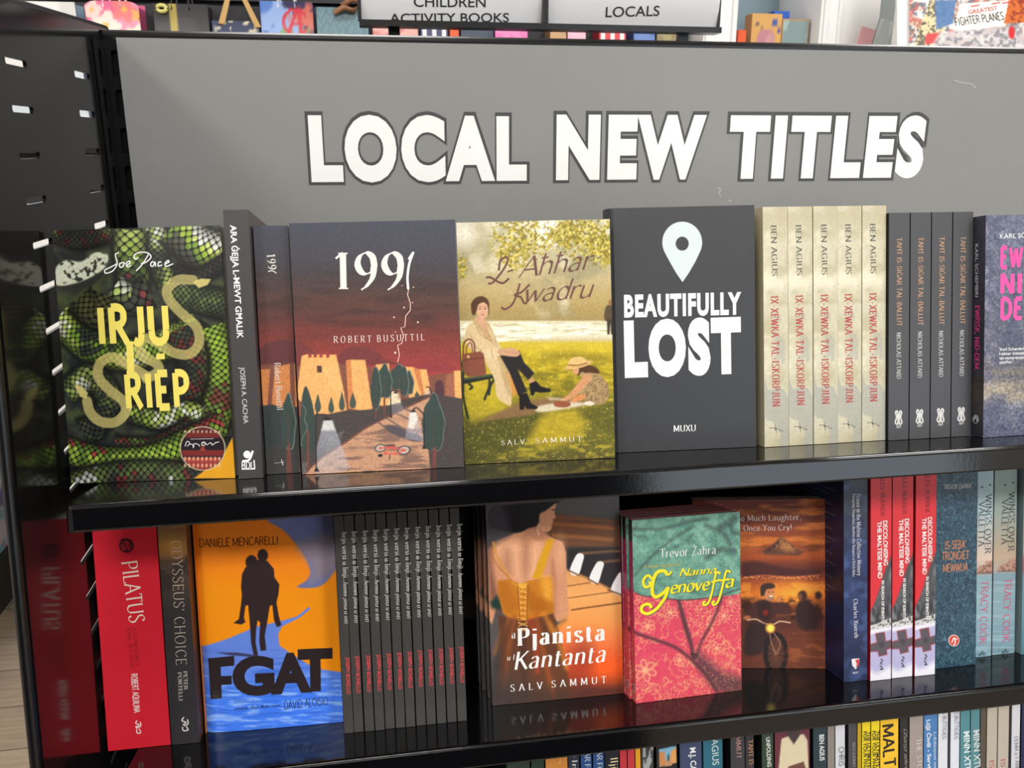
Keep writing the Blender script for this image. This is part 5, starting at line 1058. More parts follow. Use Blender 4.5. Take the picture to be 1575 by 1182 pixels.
# ------------------------------------------------------------ books
PAGE = (222, 214, 196)
def bk_m(S, x, t, yaw=0): return shelf_m(S) @ Matrix.Translation((x, t, .0004)) @ Matrix.Rotation(math.radians(yaw), 4, 'Z')
def side_face(m, dep, h): a = np.array(m); return Face(a[:3, 3]+a[:3, 1]*dep, -a[:3, 1], a[:3, 2], dep, h)
def turn_left(mb, dep):                       # artwork built on y=0 is turned onto the left side of the book
    mb.v = [np.stack([v[:, 1], dep-v[:, 0], v[:, 2]], 1) for v in mb.v]; return mb
T = .0007
def pages(root, x0, x1, y0, y1, h, colr=PAGE):
    MB().box(x0, x1, y0, y1, .0006, h-.0008, colr).build('page_block', M_PAGES, root)
M_PAGES = bpy.data.materials.new('paper_edges'); M_PAGES.use_nodes = True
_nt = M_PAGES.node_tree; _b = _nt.nodes['Principled BSDF']; _b.inputs['Roughness'].default_value = .85
_tc = _nt.nodes.new('ShaderNodeTexCoord'); _w = _nt.nodes.new('ShaderNodeTexNoise'); _mp = _nt.nodes.new('ShaderNodeMapping'); _mp.inputs['Scale'].default_value = (30, 2600, 30); _w.inputs['Scale'].default_value = 1
_r = _nt.nodes.new('ShaderNodeValToRGB'); _r.color_ramp.elements[0].color = (*lin((176, 168, 150)), 1); _r.color_ramp.elements[1].color = (*lin((226, 219, 202)), 1); _r.color_ramp.elements[0].position = .35; _r.color_ramp.elements[1].position = .6
for a, b in ((_tc.outputs['Object'], _mp.inputs['Vector']), (_mp.outputs['Vector'], _w.inputs['Vector']), (_w.outputs['Fac'], _r.inputs['Fac']), (_r.outputs['Color'], _b.inputs['Base Color'])): _nt.links.new(a, b)

def front_book(name, S, x, t, yaw, w, h, dep, art, edge_c, label, group=None, spine=None, yf=None, mat=None, spine_c=None):
    """a paperback standing with its front cover to the shopper"""
    m = bk_m(S, x, t, yaw); root = empty(name, m, label, 'book', group); mat = mat or M_PRINT
    fc = MB()
    if yf:
        xs = np.linspace(0, w, 40); Y = yf(xs); V = np.array([[(a, b+.0004, z) for a, b in zip(xs, Y)] for z in (0, h)]); fc.grid(V, np.tile(lin(edge_c), (2, 40, 1)))
        art(face_of(m, w, h), fc, yf)
    else:
        fc.box(0, w, .00008, T, 0, h, edge_c); art(face_of(m, w, h), fc)
    fc.build('front_cover', mat, root)
    sp = MB(); sp.box(.00008, T, T, dep-T, 0, h, spine_c or edge_c)
    if spine:
        q = MB(); spine(side_face(m, dep, h), q); turn_left(q, dep)
        sp.v += q.v; sp.c += q.c; sp.f += [f+sp.n for f in q.f]; sp.sm += q.sm; sp.n += q.n
    sp.build('spine', mat, root)
    MB().box(0, w, dep-T, dep, 0, h, edge_c).build('back_cover', mat, root)
    pages(root, T, w-.0012, max(T, .0012 if not yf else .0075), dep-T, h)
    return root
def spine_book(name, S, x, t, yaw, w, h, dep, art, side_c, label, group=None, left=None, left_c=None, mat=None):
    """a book shelved spine out"""
    m = bk_m(S, x, t, yaw); root = empty(name, m, label, 'book', group); mat = mat or M_PRINT
    sp = MB(); sp.box(0, w, .00008, T, 0, h, left_c or side_c); art(face_of(m, w, h), sp); sp.build('spine', mat, root)
    MB().box(w-T, w-.00002, T, dep, 0, h, side_c).build('front_cover', mat, root)
    bc = MB().box(.00002, T, T, dep, 0, h, left_c or side_c)
    if left:
        q = MB(); left(side_face(m, dep, h), q); turn_left(q, dep)
        bc.v += q.v; bc.c += q.c; bc.f += [f+bc.n for f in q.f]; bc.sm += q.sm; bc.n += q.n
    bc.build('back_cover', mat, root)
    pages(root, T, w-T, T, dep-.002, h)
    return root
NTH = ['first', 'second', 'third', 'fourth', 'fifth', 'sixth', 'seventh', 'eighth', 'ninth', 'tenth', 'eleventh', 'twelfth']

# top shelf
front_book('paperback_book', S1, -.2548, .0912, -8.7, .1375, .2101, .022, art_snake, (40, 44, 38), 'green snake-scale cover with gold lettering, left end of the top shelf', mat=M_GLOSS)
spine_book('paperback_book', S1, -.1153, .0642, -.4, .0199, .2217, .15, art_ara, (74, 66, 66), 'tall charcoal spine with white capitals, right beside the snake cover')
spine_book('paperback_book', S1, -.0942, .0783, -.4, .0282, .2100, .137, art_91spine, (60, 50, 52), 'dusk red spine with orange walls and dark tree, left of the castle cover')
front_book('paperback_book', S1, -.0638, .0680, -4.3, .1371, .2106, .024, art_91, (60, 56, 64), 'red dusk cover with orange castle towers, path and fallen bicycle', spine_c=(58, 50, 56))
front_book('paperback_book', S1, .0750, .0698, -4.8, .1329, .2092, .022, art_park, (200, 186, 150), 'sunny park cover with woman on a bench and crouching child in straw hat', mat=M_GLOSS)
def hardback():
    S, x, t, yaw, w, h, dep = S1, .2176, .0831, -5.0, .1297, .2214, .028
    m = bk_m(S, x, t, yaw); r = empty('hardback_book', m, 'charcoal hardback with a large silver map pin and heavy white lettering', 'book')
    K = (58, 59, 62); fc = MB(); fc.box(0, w, .0001, .0026, 0, h, K); art_lost(face_of(m, w, h), fc)
    o = fc.build('front_cover', M_PRINT, r)
    MB().box(0, w, dep-.0026, dep, 0, h, K).build('back_cover', M_PRINT, r)
    n = 14; out = [(-.0012, .0016)]+[(-.0012-.0052*math.sin(math.pi*k/n), .0008+(dep-.0016)*k/n) for k in range(n+1)]+[(-.0012, dep-.0016)]
    s = MB(); s.prism([(.0002, .0018), (-.0014, .0024), (-.0032, .0014)]+[(-.0034-.0030*math.sin(math.pi*k/n), .0010+(dep-.002)*k/n) for k in range(n+1)]+[(-.0032, dep-.0014), (-.0014, dep-.0024), (.0002, dep-.0018)], 0, h, K); s.build('spine', M_PRINT, r)
    pages(r, .0005, w-.004, .0028, dep-.0028, h-.003)
hardback()
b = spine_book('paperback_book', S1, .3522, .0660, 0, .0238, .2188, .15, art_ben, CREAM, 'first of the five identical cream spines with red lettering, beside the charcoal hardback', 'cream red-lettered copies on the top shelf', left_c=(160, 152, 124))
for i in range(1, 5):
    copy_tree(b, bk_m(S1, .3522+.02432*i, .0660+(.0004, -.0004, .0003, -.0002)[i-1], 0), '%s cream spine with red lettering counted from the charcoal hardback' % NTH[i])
b = spine_book('paperback_book', S1, .4741, .0622, 0, .0206, .2115, .14, art_taht, (70, 70, 74), 'first dark grey spine with copper lettering, next to the cream spines', 'dark grey copper-lettered copies on the top shelf', left_c=(28, 28, 30))
for i in range(1, 4):
    copy_tree(b, bk_m(S1, .4741+.0215*i, .0622-.0003*i, 0), '%s dark grey copper-lettered spine counted from the cream spines' % NTH[i])
front_book('paperback_book', S1, .5612, .0470, 1.5, .140, .2065, .018, art_karl, (90, 94, 112), 'speckled blue-grey cover with pink letters, right end of the top shelf', spine=art_karlspine, spine_c=(44, 44, 54))

# second shelf
spine_book('paperback_book', S2, -.2565, .0641, -.6, .0549, .2190, .145, art_pil, (150, 24, 36), 'thick bright red spine with cream capitals, left end of the second shelf')
spine_book('paperback_book', S2, -.2003, .0626, -.3, .0245, .2150, .14, art_ody, (96, 62, 40), 'dark spine with sunset top and pale hairline capitals, next to the thick red spine')
fy = lambda a: .0045*np.exp(-np.asarray(a)/.0045)+.0016*(np.asarray(a)/.1294-.55)**2*2
front_book('paperback_book', S2, -.1734, .0783, -2.6, .1292, .2100, .022, art_fgat, (210, 116, 40), 'orange and blue cover with black silhouette of a man carrying another', yf=fy, mat=M_GLOSS)
VX = (-.0426, -.0334, -.0234, -.0137, -.0041, .0057, .0153, .0252, .0349, .0448, .0547, .0646)
b = spine_book('paperback_book', S2, VX[0], .0489, -2.2, .0086, .2078, .13, art_versi, (30, 29, 29), 'first thin charcoal spine with red author line, right beside the orange and blue cover', 'thin charcoal copies on the second shelf')
for i in range(1, 12):
    copy_tree(b, bk_m(S2, VX[i], .0489+.0003*((i*5) % 3-1), -2.2), '%s thin charcoal spine with red author line from the orange cover' % NTH[i])
b = front_book('paperback_book', S2, .1017, .0741, -1.2, .1342, .2110, .017, art_pjan, (52, 44, 44), 'cover with woman seen from behind in laced amber dress beside piano keys', mat=M_GLOSS, group='amber dress copies stacked in depth')
for i in (1, 2, 3):
    copy_tree(b, bk_m(S2, .1017-.0022*i-(.001 if i == 2 else 0), .0741+.0182*i, -1.2), 'dark edged copy standing %s behind the amber dress cover' % NTH[i-1])
def gen_spine(f, mb):
    p = Paint(f, .0009); p.fill((172, 24, 92)); bb = p.B/f.h
    p.blend(np.clip((bb-.88)/.005, 0, 1), (30, 26, 28)); p.blend(np.clip((.42-bb)/.06, 0, 1), (196, 70, 84)); p.cloud((226, 150, 110), .3, .5, .62, 4, .7, np.clip((.42-bb)/.06, 0, 1)); p.out(mb)
    V = np.array([(f.w/2+.0028*math.cos(a), .014+.0042*math.sin(a)) for a in np.linspace(0, 6.28, 20, endpoint=False)]); A = Art(mb, f); A.putl(V, [[tuple(range(20))]], (214, 206, 200)); A.putl((V-[f.w/2, .014])*.75+[f.w/2, .014], [[tuple(range(20))]], (30, 28, 28), 2); A.putl((V-[f.w/2, .0132])*.35+[f.w/2+.0005, .0132], [[tuple(range(20))]], (200, 196, 190), 3)
b = front_book('paperback_book', S2, .2411, .0462, 2.5, .1133, .1846, .0105, art_gen, (196, 60, 86), 'small pink damask and green cloth cover with curly yellow lettering', 'pink damask copies stacked in depth', spine=gen_spine)
for i in (1, 2, 3):
    copy_tree(b, bk_m(S2, .2411-.0031*(i > 0)-.0012*(i-1), .0462+.0112*i, 2.5), 'crimson spined copy standing %s behind the pink damask cover' % NTH[i-1])
front_book('paperback_book', S2, .3290, .1139, -14.5, .1372, .1845, .016, art_laugh, (90, 48, 40), 'brown sunset cover with laughing motorbike rider, behind the pink damask cover')
spine_book('paperback_book', S2, .4622, .0437, 0, .0262, .2160, .145, art_france, (34, 40, 66), 'navy blue spine with small white lettering and red shield, left of the red spines', left=art_francback, left_c=(26, 30, 58))
b = spine_book('paperback_book', S2, .4900, .0406, 0, .0230, .2150, .145, art_dec, (120, 20, 26), 'first red spine with grey hand and lavender cross, beside the navy spine', 'red and lavender copies on the second shelf', left_c=(150, 18, 28))
for i, x in ((1, .5148), (2, .5400)): copy_tree(b, bk_m(S2, x, .0406+.001*(i == 1), 0), '%s red spine with grey hand and lavender cross from the navy spine' % NTH[i])
spine_book('hardback_book', S2, .5655, .0522, .5, .0540, .2180, .15, art_seba, (36, 60, 76), 'thick teal leather-grained spine with orange capitals and round red emblem')
b = spine_book('paperback_book', S2, .6222, .0685, 0, .0280, .2150, .14, art_wings, (150, 150, 146), 'pale blue harbour spine with pink author name, beside the thick teal spine', 'harbour spines on the second shelf', left_c=(120, 132, 138))
spine_book('paperback_book', S2, .6530, .0700, 0, .0270, .2150, .14, lambda f, mb: art_wings(f, mb, 1), (150, 158, 156), 'greyer harbour spine with pink author name, right of the pale blue one', 'harbour spines on the second shelf', left_c=(110, 116, 116))
def plain_spine(colr, texts=(), extra=None, vg=None):
    def art(f, mb):
        p = Paint(f, .0012)
        p.fill(colr)
        if vg: p.vgrad(vg)
        if extra: extra(p)
        p.out(mb); A = Art(mb, f)
        for t in texts: A.text(*t)
    return art
spine_book('paperback_book', S2, .6835, .0640, 0, .0240, .2080, .14, plain_spine((150, 170, 172), vg=[(700, (150, 172, 176)), (850, (150, 160, 158)), (862, (150, 100, 110)), (875, (150, 90, 104)), (890, (110, 146, 158)), (1000, (84, 128, 140))]), (120, 140, 144), 'blue-green spine cut off by the right edge of the second shelf')

# third shelf: only the tops of the spines show under the lip of the second shelf
F3 = face_of(bk_m(S3, 0, .056, 0), 1, .21)
def up3(y): return y
THIRD = [
 (780, 816, (44, 60, 50), 'dark green', [], None),
 (818, 838, (34, 54, 44), 'deep bottle green', [], None),
 (840, 874, (196, 128, 56), 'amber topped', [('C', (850, 1160), (850, 1176), 12, 'script', (222, 176, 120))], None),
 (875, 892, (40, 44, 62), 'navy', [('-Im', (880, 1162), (880, 1190), 8, 'serif', (206, 204, 206))], None),
 (894, 911, (36, 74, 126), 'royal blue', [('AR FO', (899.5, 1157), (900, 1190), 8, 'serif', (206, 214, 226))], None),
 (913, 930, (36, 74, 128), 'royal blue', [('AR FO', (918, 1155), (918.5, 1188), 8, 'serif', (206, 214, 226))], None),
 (931, 953, (28, 28, 40), 'blue-black', [('Iljieli', (939, 1167), (940, 1200), 11, 'serifb', (222, 206, 160))], None),
 (954, 965, (188, 52, 60), 'thin coral red', [], None),
 (966, 977, (192, 54, 62), 'thin coral red', [], None),
 (978, 986, (224, 156, 34), 'thin golden yellow', [], None),
 (987, 1006, (56, 58, 60), 'grey textured', [], 'tex'),
 (1010, 1042, (30, 30, 36), 'black sunny street picture', [], 'street'),
 (1046, 1080, (62, 72, 104), 'slate blue', [('M.J. CAMILLERI', (1061, 1151), (1064, 1225), 8.5, 'bold', (236, 236, 238))], None),
 (1082, 1112, (40, 104, 124), 'teal', [('BEN AGIUS', (1093, 1108), (1096, 1178), 10, 'sans', (206, 222, 222))], None),
 (1124, 1146, (58, 58, 62), 'dark grey', [('SAMMUT', (1131, 1118), (1133, 1168), 7.5, 'serif', (190, 140, 136))], None),
 (1147, 1160, (48, 47, 50), 'dark charcoal', [('TA\u0126T IS-SI\u0120AR', (1150.5, 1139), (1154, 1212), 7, 'serif', (206, 150, 108))], None),
 (1172, 1190, (46, 66, 50), 'forest green', [('UNFOLDING STORIES', (1178, 1135), (1182, 1212), 6, 'bold', (220, 224, 216))], None),
 (1192, 1246, (104, 46, 58), 'maroon cream-shirt picture', [], 'shirt'),
 (1251, 1272, (38, 58, 66), 'dark teal', [('BEN AGIUS', (1260, 1131), (1261, 1171), 7, 'bold', (226, 230, 230))], None),
 (1273, 1284, (140, 132, 126), 'narrow taupe', [], None),
 (1285, 1300, (214, 216, 222), 'white', [('CHRIS ALDEN', (1290, 1150), (1291, 1215), 8, 'cond', (50, 50, 54))], None),
 (1305, 1318, (72, 72, 76), 'iron grey', [('NOCERINO', (1311, 1143), (1311.5, 1180), 4, 'serif', (160, 160, 162))], None),
 (1319, 1325, (196, 160, 20), 'thin mustard', [], None),
 (1326, 1339, (238, 212, 30), 'lemon yellow', [('THE ULTIMATE GAME', (1333.5, 1126), (1334, 1206), 5, 'bold', (40, 40, 30)), ('FOR YOUR FINANCES', (1328, 1126), (1328.5, 1206), 5, 'bold', (40, 40, 30))], None),
 (1340, 1353, (240, 214, 32), 'lemon yellow', [('THE ULTIMATE GAME', (1347, 1125), (1347.5, 1205), 5, 'bold', (40, 40, 30)), ('FOR YOUR FINANCES', (1341.5, 1125), (1342, 1205), 5, 'bold', (40, 40, 30))], None),
 (1354, 1382, (246, 196, 46), 'orange yellow', [('MALTA', (1357, 1116), (1361, 1200), 17, 'condb', (36, 32, 24))], None),
 (1384, 1397, (38, 36, 38), 'black', [('Ghanja sekreta', (1390, 1122), (1392, 1196), 5, 'script', (176, 168, 160))], None),
 (1399, 1420, (164, 152, 146), 'pinkish taupe', [('THE STOLEN', (1409, 1137), (1412, 1205), 7.5, 'serif', (222, 214, 206))], None),
 (1421, 1442, (74, 128, 186), 'sky blue', [('Li\u0121i \u010aivili - Servitujiet', (1425, 1108), (1427, 1206), 5.6, 'bold', (236, 240, 246)), ('L-Edizzjoni tat-Tieni', (1436, 1127), (1437, 1206), 3.6, 'semi', (206, 222, 240))], None),
 (1443, 1458, (226, 228, 236), 'white', [('ES BUTTIGIEG', (1449.5, 1092), (1449.5, 1138), 6, 'cond', (60, 60, 70))], None),
 (1462, 1476, (224, 228, 238), 'white', [('ES BUTTIGIEG', (1468, 1092), (1468, 1138), 6, 'cond', (60, 60, 70))], None),
 (1477, 1492, (82, 140, 150), 'sea green', [('MINN XTUT', (1482, 1126), (1484, 1198), 9, 'bold', (222, 236, 236))], None),
 (1493, 1507, (86, 138, 146), 'sea green', [('MINN XTUT', (1497, 1124), (1499, 1196), 9, 'bold', (206, 214, 214))], None),
 (1508, 1517, (88, 78, 66), 'narrow brown', [], None),
 (1518, 1534, (188, 178, 164), 'beige', [('ISSA', (1522, 1171), (1523, 1204), 7, 'serif', (190, 84, 74))], None),
 (1535, 1552, (190, 180, 166), 'beige', [('ISSA', (1539, 1169), (1540, 1202), 7, 'serif', (190, 84, 74))], None),
 (1556, 1569, (214, 214, 220), 'greyish white', [('DEMM u l-ANKRA', (1560, 1134), (1562, 1196), 6, 'serif', (66, 66, 74))], None),
 (1571, 1592, (34, 42, 74), 'dark navy', [], None)]
def x_tex(p): p.cloud((190, 192, 194), .22, .55, .62, 5, .8, None, 1, .4)
def x_street(p):
    p.poly([(1014, 1153), (1040, 1148), (1041, 1174), (1015, 1180)], (126, 178, 206), .6); p.poly([(1014, 1158), (1022, 1156), (1025, 1178), (1015, 1180)], (206, 138, 82), .6); p.poly([(1040, 1150), (1032, 1156), (1030, 1176), (1041, 1174)], (222, 160, 94), .6)
    p.poly([(1022, 1180), (1027, 1164), (1031, 1164), (1034, 1178)], (196, 146, 112), .6); p.ell((1028, 1166), 1.8, 6, (60, 96, 96), .5)
def x_shirt(p):
    p.poly([(1196, 1200), (1202, 1137), (1216, 1132), (1236, 1130), (1242, 1140), (1244, 1200)], (222, 208, 174), .7); p.poly([(1210, 1130), (1208, 1115), (1231, 1110), (1230, 1132), (1221, 1146)], (66, 52, 56), .8); p.poly([(1212, 1180), (1236, 1172), (1240, 1184), (1214, 1196)], (112, 72, 60), .8)
EXT = {'tex': x_tex, 'street': x_street, 'shirt': x_shirt}
SHORT = {'black sunny street picture': 'street picture', 'maroon cream-shirt picture': 'maroon'}
for i, (a, b, c, nm, tx, ex) in enumerate(THIRD):
    ym = 1196-.094*(a-780)
    la = F3.local(np.array([(a, ym+10), (b-.6, ym+10)], float))[:, 0]
    prev = SHORT.get(THIRD[i-1][3], THIRD[i-1][3])
    if i == 0: place = 'at the left end of the third row'
    elif THIRD[i-1][3] == nm: place = 'in the third row, right of its twin'
    else: place = 'in the third row just right of the %s one' % prev
    lb = '%s spine %s' % (nm, place.replace('sunny street picture', 'picture'))
    spine_book('paperback_book', S3, la[0], .056, 0, la[1]-la[0], .2120, .135, plain_spine(c, tx, EXT.get(ex)), tuple(int(q*.55) for q in c), lb, 'spines showing at the top of the third row')

# ------------------------------------------------------------ what shows over the top rail
def at(px, y):                                 # the point of depth y seen at that place of the photograph
    r = ray(np.array(px, float)); return CAM+r*((y-CAM[1])/r[1])
M_SLAT = node_mat('dark_slatwall', (36, 35, 40), rough=.5)
def slatwall():
    r = empty('slatwall', Matrix.Translation((-.3, 2.62, 0)), 'dark slatted display wall carrying the gift bags', 'display wall')
    m = MB().box(-.74, 1.26, .03, .05, 0, 2.25)
    for k in range(22): m.box(-.74, 1.26, 0, .03, .02+.1*k, .107+.1*k)
    m.build('board', M_SLAT, r)
    MB().box(.465, 1.24, -.085, -.0005, 1.508, 1.5222).build('ledge', M_SLAT, r)
slatwall()
def cloth(cols, k, seed):
    def f(X, Z):
        c = np.tile(np.array(cols[0], float), X.shape+(1,))
        for i, q in enumerate(cols[1:]):
            n = fbm(X*k, Z*k, 2, seed+i*7); c += (np.array(q)-c)*np.clip((n-.54)/.04, 0, 1)[..., None]
        return c
    return f
def bag(x0, x1, z1, y, hgt, paint, label, handle, side, name='gift_bag', group='gift bags hung on the dark display wall', rnd=0):
    w = x1-x0; d = .075
    r = empty(name, Matrix.Translation(((x0+x1)/2, y, z1-hgt)), label, 'gift bag', group)
    n, mz = 40, 44
    X, Z = np.meshgrid(np.linspace(-w/2, w/2, n), np.linspace(0, hgt, mz))
    f = MB(); V = np.stack([X, np.zeros_like(X)+.003*np.sin(Z*30), Z], -1)
    if rnd: V[..., 2] -= np.where(Z > hgt-.04, (np.abs(X)/(w/2))**6*rnd, 0)
    f.grid(V, lin(np.clip(paint(X, Z), 0, 255)))
    f.build('front_panel', M_GLOSS, r)
    s = MB(); zz = hgt-.001-rnd
    for sx in (-1, 1):
        s.add([(sx*w/2, 0, 0), (sx*w/2*.97, d*.5, 0), (sx*w/2, d, 0), (sx*w/2, 0, zz), (sx*w/2*.94, d*.5, zz), (sx*w/2, d, zz)], [[(0, 1, 4, 3), (1, 2, 5, 4)]], side)
    s.add([(-w/2, d, 0), (w/2, d, 0), (w/2, d, hgt), (-w/2, d, hgt), (-w/2, 0, 0), (w/2, 0, 0)], [[(0, 1, 2, 3), (0, 1, 5, 4)]], side)
    s.build('back_and_gussets', M_PRINT, r)
    if handle:
        h = MB()
        a = .16 if handle != 'ribbon' else .2
        for yy in (.004, d-.004): h.tube([(w*a*math.cos(t)*-1, yy, hgt-.015+(.075)*math.sin(t)) for t in np.linspace(0, math.pi, 14)], .0028, handle if handle != 'ribbon' else (190, 150, 90))
        h.build('handle', M_PRINT, r)
    return r
BY = 2.5447
def X(px, y=BY): return at((px, 30), y)[0]
def Zp(py, px=300, y=BY): return at((px, py), y)[2]
def floral(Xg, Zg):
    c = cloth([(232, 112, 150), (238, 150, 176)], 14, 3)(Xg, Zg)
    for i, (a, b, r, q) in enumerate(((-.02, -.06, .035, (246, 226, 214)), (.055, -.085, .028, (250, 236, 214)), (-.06, -.10, .03, (246, 190, 160)), (.03, -.02, .03, (240, 130, 130)), (.065, -.03, .02, (246, 180, 110)), (-.05, -.02, .025, (250, 214, 206)))):
        zt = Zg.max()+b; d = np.hypot(Xg-a, Zg-zt); th = np.arctan2(Zg-zt, Xg-a); m = np.clip((r*(1+.2*np.cos(5*th))-d)/.004, 0, 1)[..., None]; c += (np.array(q)-c)*m
        m = np.clip((r*.3-d)/.004, 0, 1)[..., None]; c += (np.array((236, 190, 90))-c)*m
    return c
bag(X(-40), X(118), Zp(2, 50), BY, .34, cloth([(226, 224, 220), (240, 240, 238), (214, 224, 230)], 9, 2), 'white and pale blue gift bag left of the pink floral one', None, (150, 190, 206))
bag(X(132), X(215), Zp(1, 170), BY, .30, floral, 'pink floral gift bag with white blossoms', (236, 206, 214), (216, 96, 140), rnd=.012)
def charc(Xg, Zg):
    c = cloth([(66, 64, 66), (74, 72, 74)], 9, 5)(Xg, Zg); w = Xg.max()
    m = np.clip((.011-np.abs(Xg+w*.28))/.002, 0, 1)[..., None]; return c+(np.array((178, 160, 84))-c)*m
r = bag(X(236), X(321), Zp(6, 280), BY, .30, charc, 'charcoal gift bag with a gold ribbon down its front', (40, 38, 40), (44, 42, 44))
k = MB(); k.tube([(-.045+.012*math.cos(t), -.008, .287+.008*math.sin(t)) for t in np.linspace(0, 6.2, 12)], .005, (206, 200, 120)); k.build('rosette', M_PRINT, r)
def navy(Xg, Zg):
    c = cloth([(52, 58, 86), (58, 64, 94)], 9, 6)(Xg, Zg); n = fbm(Xg*70, Zg*90, 2, 3); m = (np.clip((n-.6)/.05, 0, 1)*np.clip((Zg-Zg.max()+.035)/.01, 0, 1)*np.clip((.06-np.abs(Xg))/.01, 0, 1))[..., None]
    return c+(np.array((214, 206, 176))-c)*m
r = bag(X(325), X(398), Zp(32, 360), BY, .26, navy, 'navy gift bag with long gold ribbon handles', None, (36, 40, 62))
k = MB()
for a, b in (((-.035, -.004, .252), (-.004, -.004, .345)), ((.058, -.004, .245), (.014, -.004, .345))):
    a, b = np.array(a), np.array(b); k.add([a+(-.008, 0, 0), a+(.008, 0, 0), b+(.006, 0, 0), b+(-.006, 0, 0), a+(-.008, .002, 0), a+(.008, .002, 0), b+(.006, .002, 0), b+(-.006, .002, 0)], [[(0, 1, 2, 3), (4, 5, 6, 7), (0, 1, 5, 4), (1, 2, 6, 5), (2, 3, 7, 6), (3, 0, 4, 7)]], (198, 160, 100))
k.build('ribbon_handle', M_PRINT, r)
def comic(Xg, Zg):
    c = cloth([(96, 134, 206), (150, 176, 226), (60, 80, 150), (60, 56, 90)], 17, 8)(Xg, Zg); zt = Zg.max(); zc = zt-.052; xc = .022
    n = fbm(Xg*30, Zg*30, 2, 50); m = (np.clip((n-.5)/.05, 0, 1)*np.clip((.05-np.hypot(Xg-.045, Zg-zt+.04))/.02, 0, 1))[..., None]; c += (np.array((206, 110, 96))-c)*m
    n = fbm(Xg*26, Zg*26, 2, 70); m = (np.clip((n-.56)/.04, 0, 1)*np.clip((zt-.06-Zg)/.02, 0, 1))[..., None]; c += (np.array((126, 170, 90))-c)*m
    d = np.hypot(Xg-xc, Zg-zc); ring = np.clip((.005-np.abs(d-.032))/.002, 0, 1)*((Xg-xc) < .026)
    def bar(ax, az, bx, bz, w):
        l2 = (bx-ax)**2+(bz-az)**2; t = np.clip(((Xg-ax)*(bx-ax)+(Zg-az)*(bz-az))/l2, 0, 1); return np.clip((w-np.hypot(Xg-ax-t*(bx-ax), Zg-az-t*(bz-az)))/.002, 0, 1)
    a_ = np.maximum(bar(xc-.024, zc-.034, xc+.006, zc+.034, .005), np.maximum(bar(xc+.012, zc-.03, xc+.010, zc+.034, .0055), bar(xc-.012, zc-.006, xc+.018, zc-.006, .004)))
    m = np.maximum(ring, a_)[..., None]; return c+(np.array((206, 58, 70))-c)*m
bag(X(401), X(482), Zp(2, 440), BY, .30, comic, 'blue patterned gift bag with a red ringed letter', (206, 206, 210), (66, 90, 160))
def quilt(Xg, Zg):
    c = np.tile(np.array((98, 132, 142.0)), Xg.shape+(1,)); a = np.abs(((Xg*60+Zg*40) % 1)-.5); b = np.abs(((Xg*60-Zg*40) % 1)-.5)
    m = np.clip((.09-np.minimum(a, b))/.05, 0, 1)[..., None]; return c+(np.array((76, 108, 120))-c)*m
r = bag(X(487), X(566), Zp(11, 515), BY, .26, quilt, 'teal patterned gift bag with a brown bow', None, (66, 96, 106))
k = MB(); k.tube([(-.02, -.008, .245), (.005, -.016, .258), (.03, -.008, .25), (.05, -.008, .268), (.03, -.010, .28), (0, -.012, .262)], .008, (136, 96, 66)); k.build('bow', M_PRINT, r)

# shelf-top sign holder
HY = 1.62
def header():
    a, b = at((553, 40), HY), at((1105, 46), HY); zb = (a[2]+b[2])/2
    r = empty('sign_holder', Matrix.Translation(((a[0]+b[0])/2, HY, zb)), 'curved silver sign holder with black lettering, above the top rail', 'sign holder')
    w = b[0]-a[0]; sp = at((836, 40), HY)[0]-(a[0]+b[0])/2
    M_SIL = node_mat('silver_card', (238, 238, 240), rough=.3, spec=.5); H = .17
    def strip(x0, x1):
        n = 14; xs = np.linspace(x0, x1, 6); t = np.linspace(0, 1, n)
        V = np.array([[(x, .012-.026*math.sin(math.pi*(.12+.76*q)), .006+H*q) for x in xs] for q in t]); m = MB(); m.grid(V, np.full(V.shape, .6)); V2 = V.copy(); V2[..., 1] += .002; m.grid(V2, np.full(V.shape, .6)); return m
    c1 = strip(-w/2+.004, sp-.005).build('label_card', M_SIL, r); c2 = strip(sp+.005, w/2-.004).build('label_card', M_SIL, r)
    f = MB(); f.box(-w/2, w/2, -.016, .02, -.004, .006).box(-w/2, w/2, -.016, .02, H+.006, H+.012).box(sp-.005, sp+.005, -.018, .018, .006, H+.006).box(-w/2-.002, -w/2+.004, -.01, .018, .006, H+.006).box(w/2-.004, w/2+.0, -.006, .018, .006, H+.006)
    f.build('holder_rail', M_BLACK, r)
    fc = Face(((a[0]+b[0])/2, HY-.0150, zb), (1, 0, 0), (0, 0, 1), 1, 1)
    D = (52, 52, 54)
    yb = lambda z: .012-.026*np.sin(np.pi*(.12+.76*np.clip((z-.006)/H, 0, 1)))
    for card, tx in ((c1, (('CHILDREN', (637, 9), (748, 10), 15, 'semi', D), ('ACTIVITY BOOKS', (600, 33), (785, 32), 13.5, 'semi', D))), (c2, (('LOCALS', (934, 25), (1017, 23), 15, 'semi', D),))):
        m = MB(); A = Art(m, fc)
        for q in tx: A.text(*q)
        m.v = [np.stack([v[:, 0], yb(v[:, 2])-.0006, v[:, 2]], 1) for v in m.v]; m.build('lettering', M_PRINT, card)
    p = MB().box(-w/2+.05, -w/2+.07, .02, .03, -zb+.0, H).box(w/2-.07, w/2-.05, .02, .03, -zb+.0, H); p.build('post', M_BLACK, r)
header()
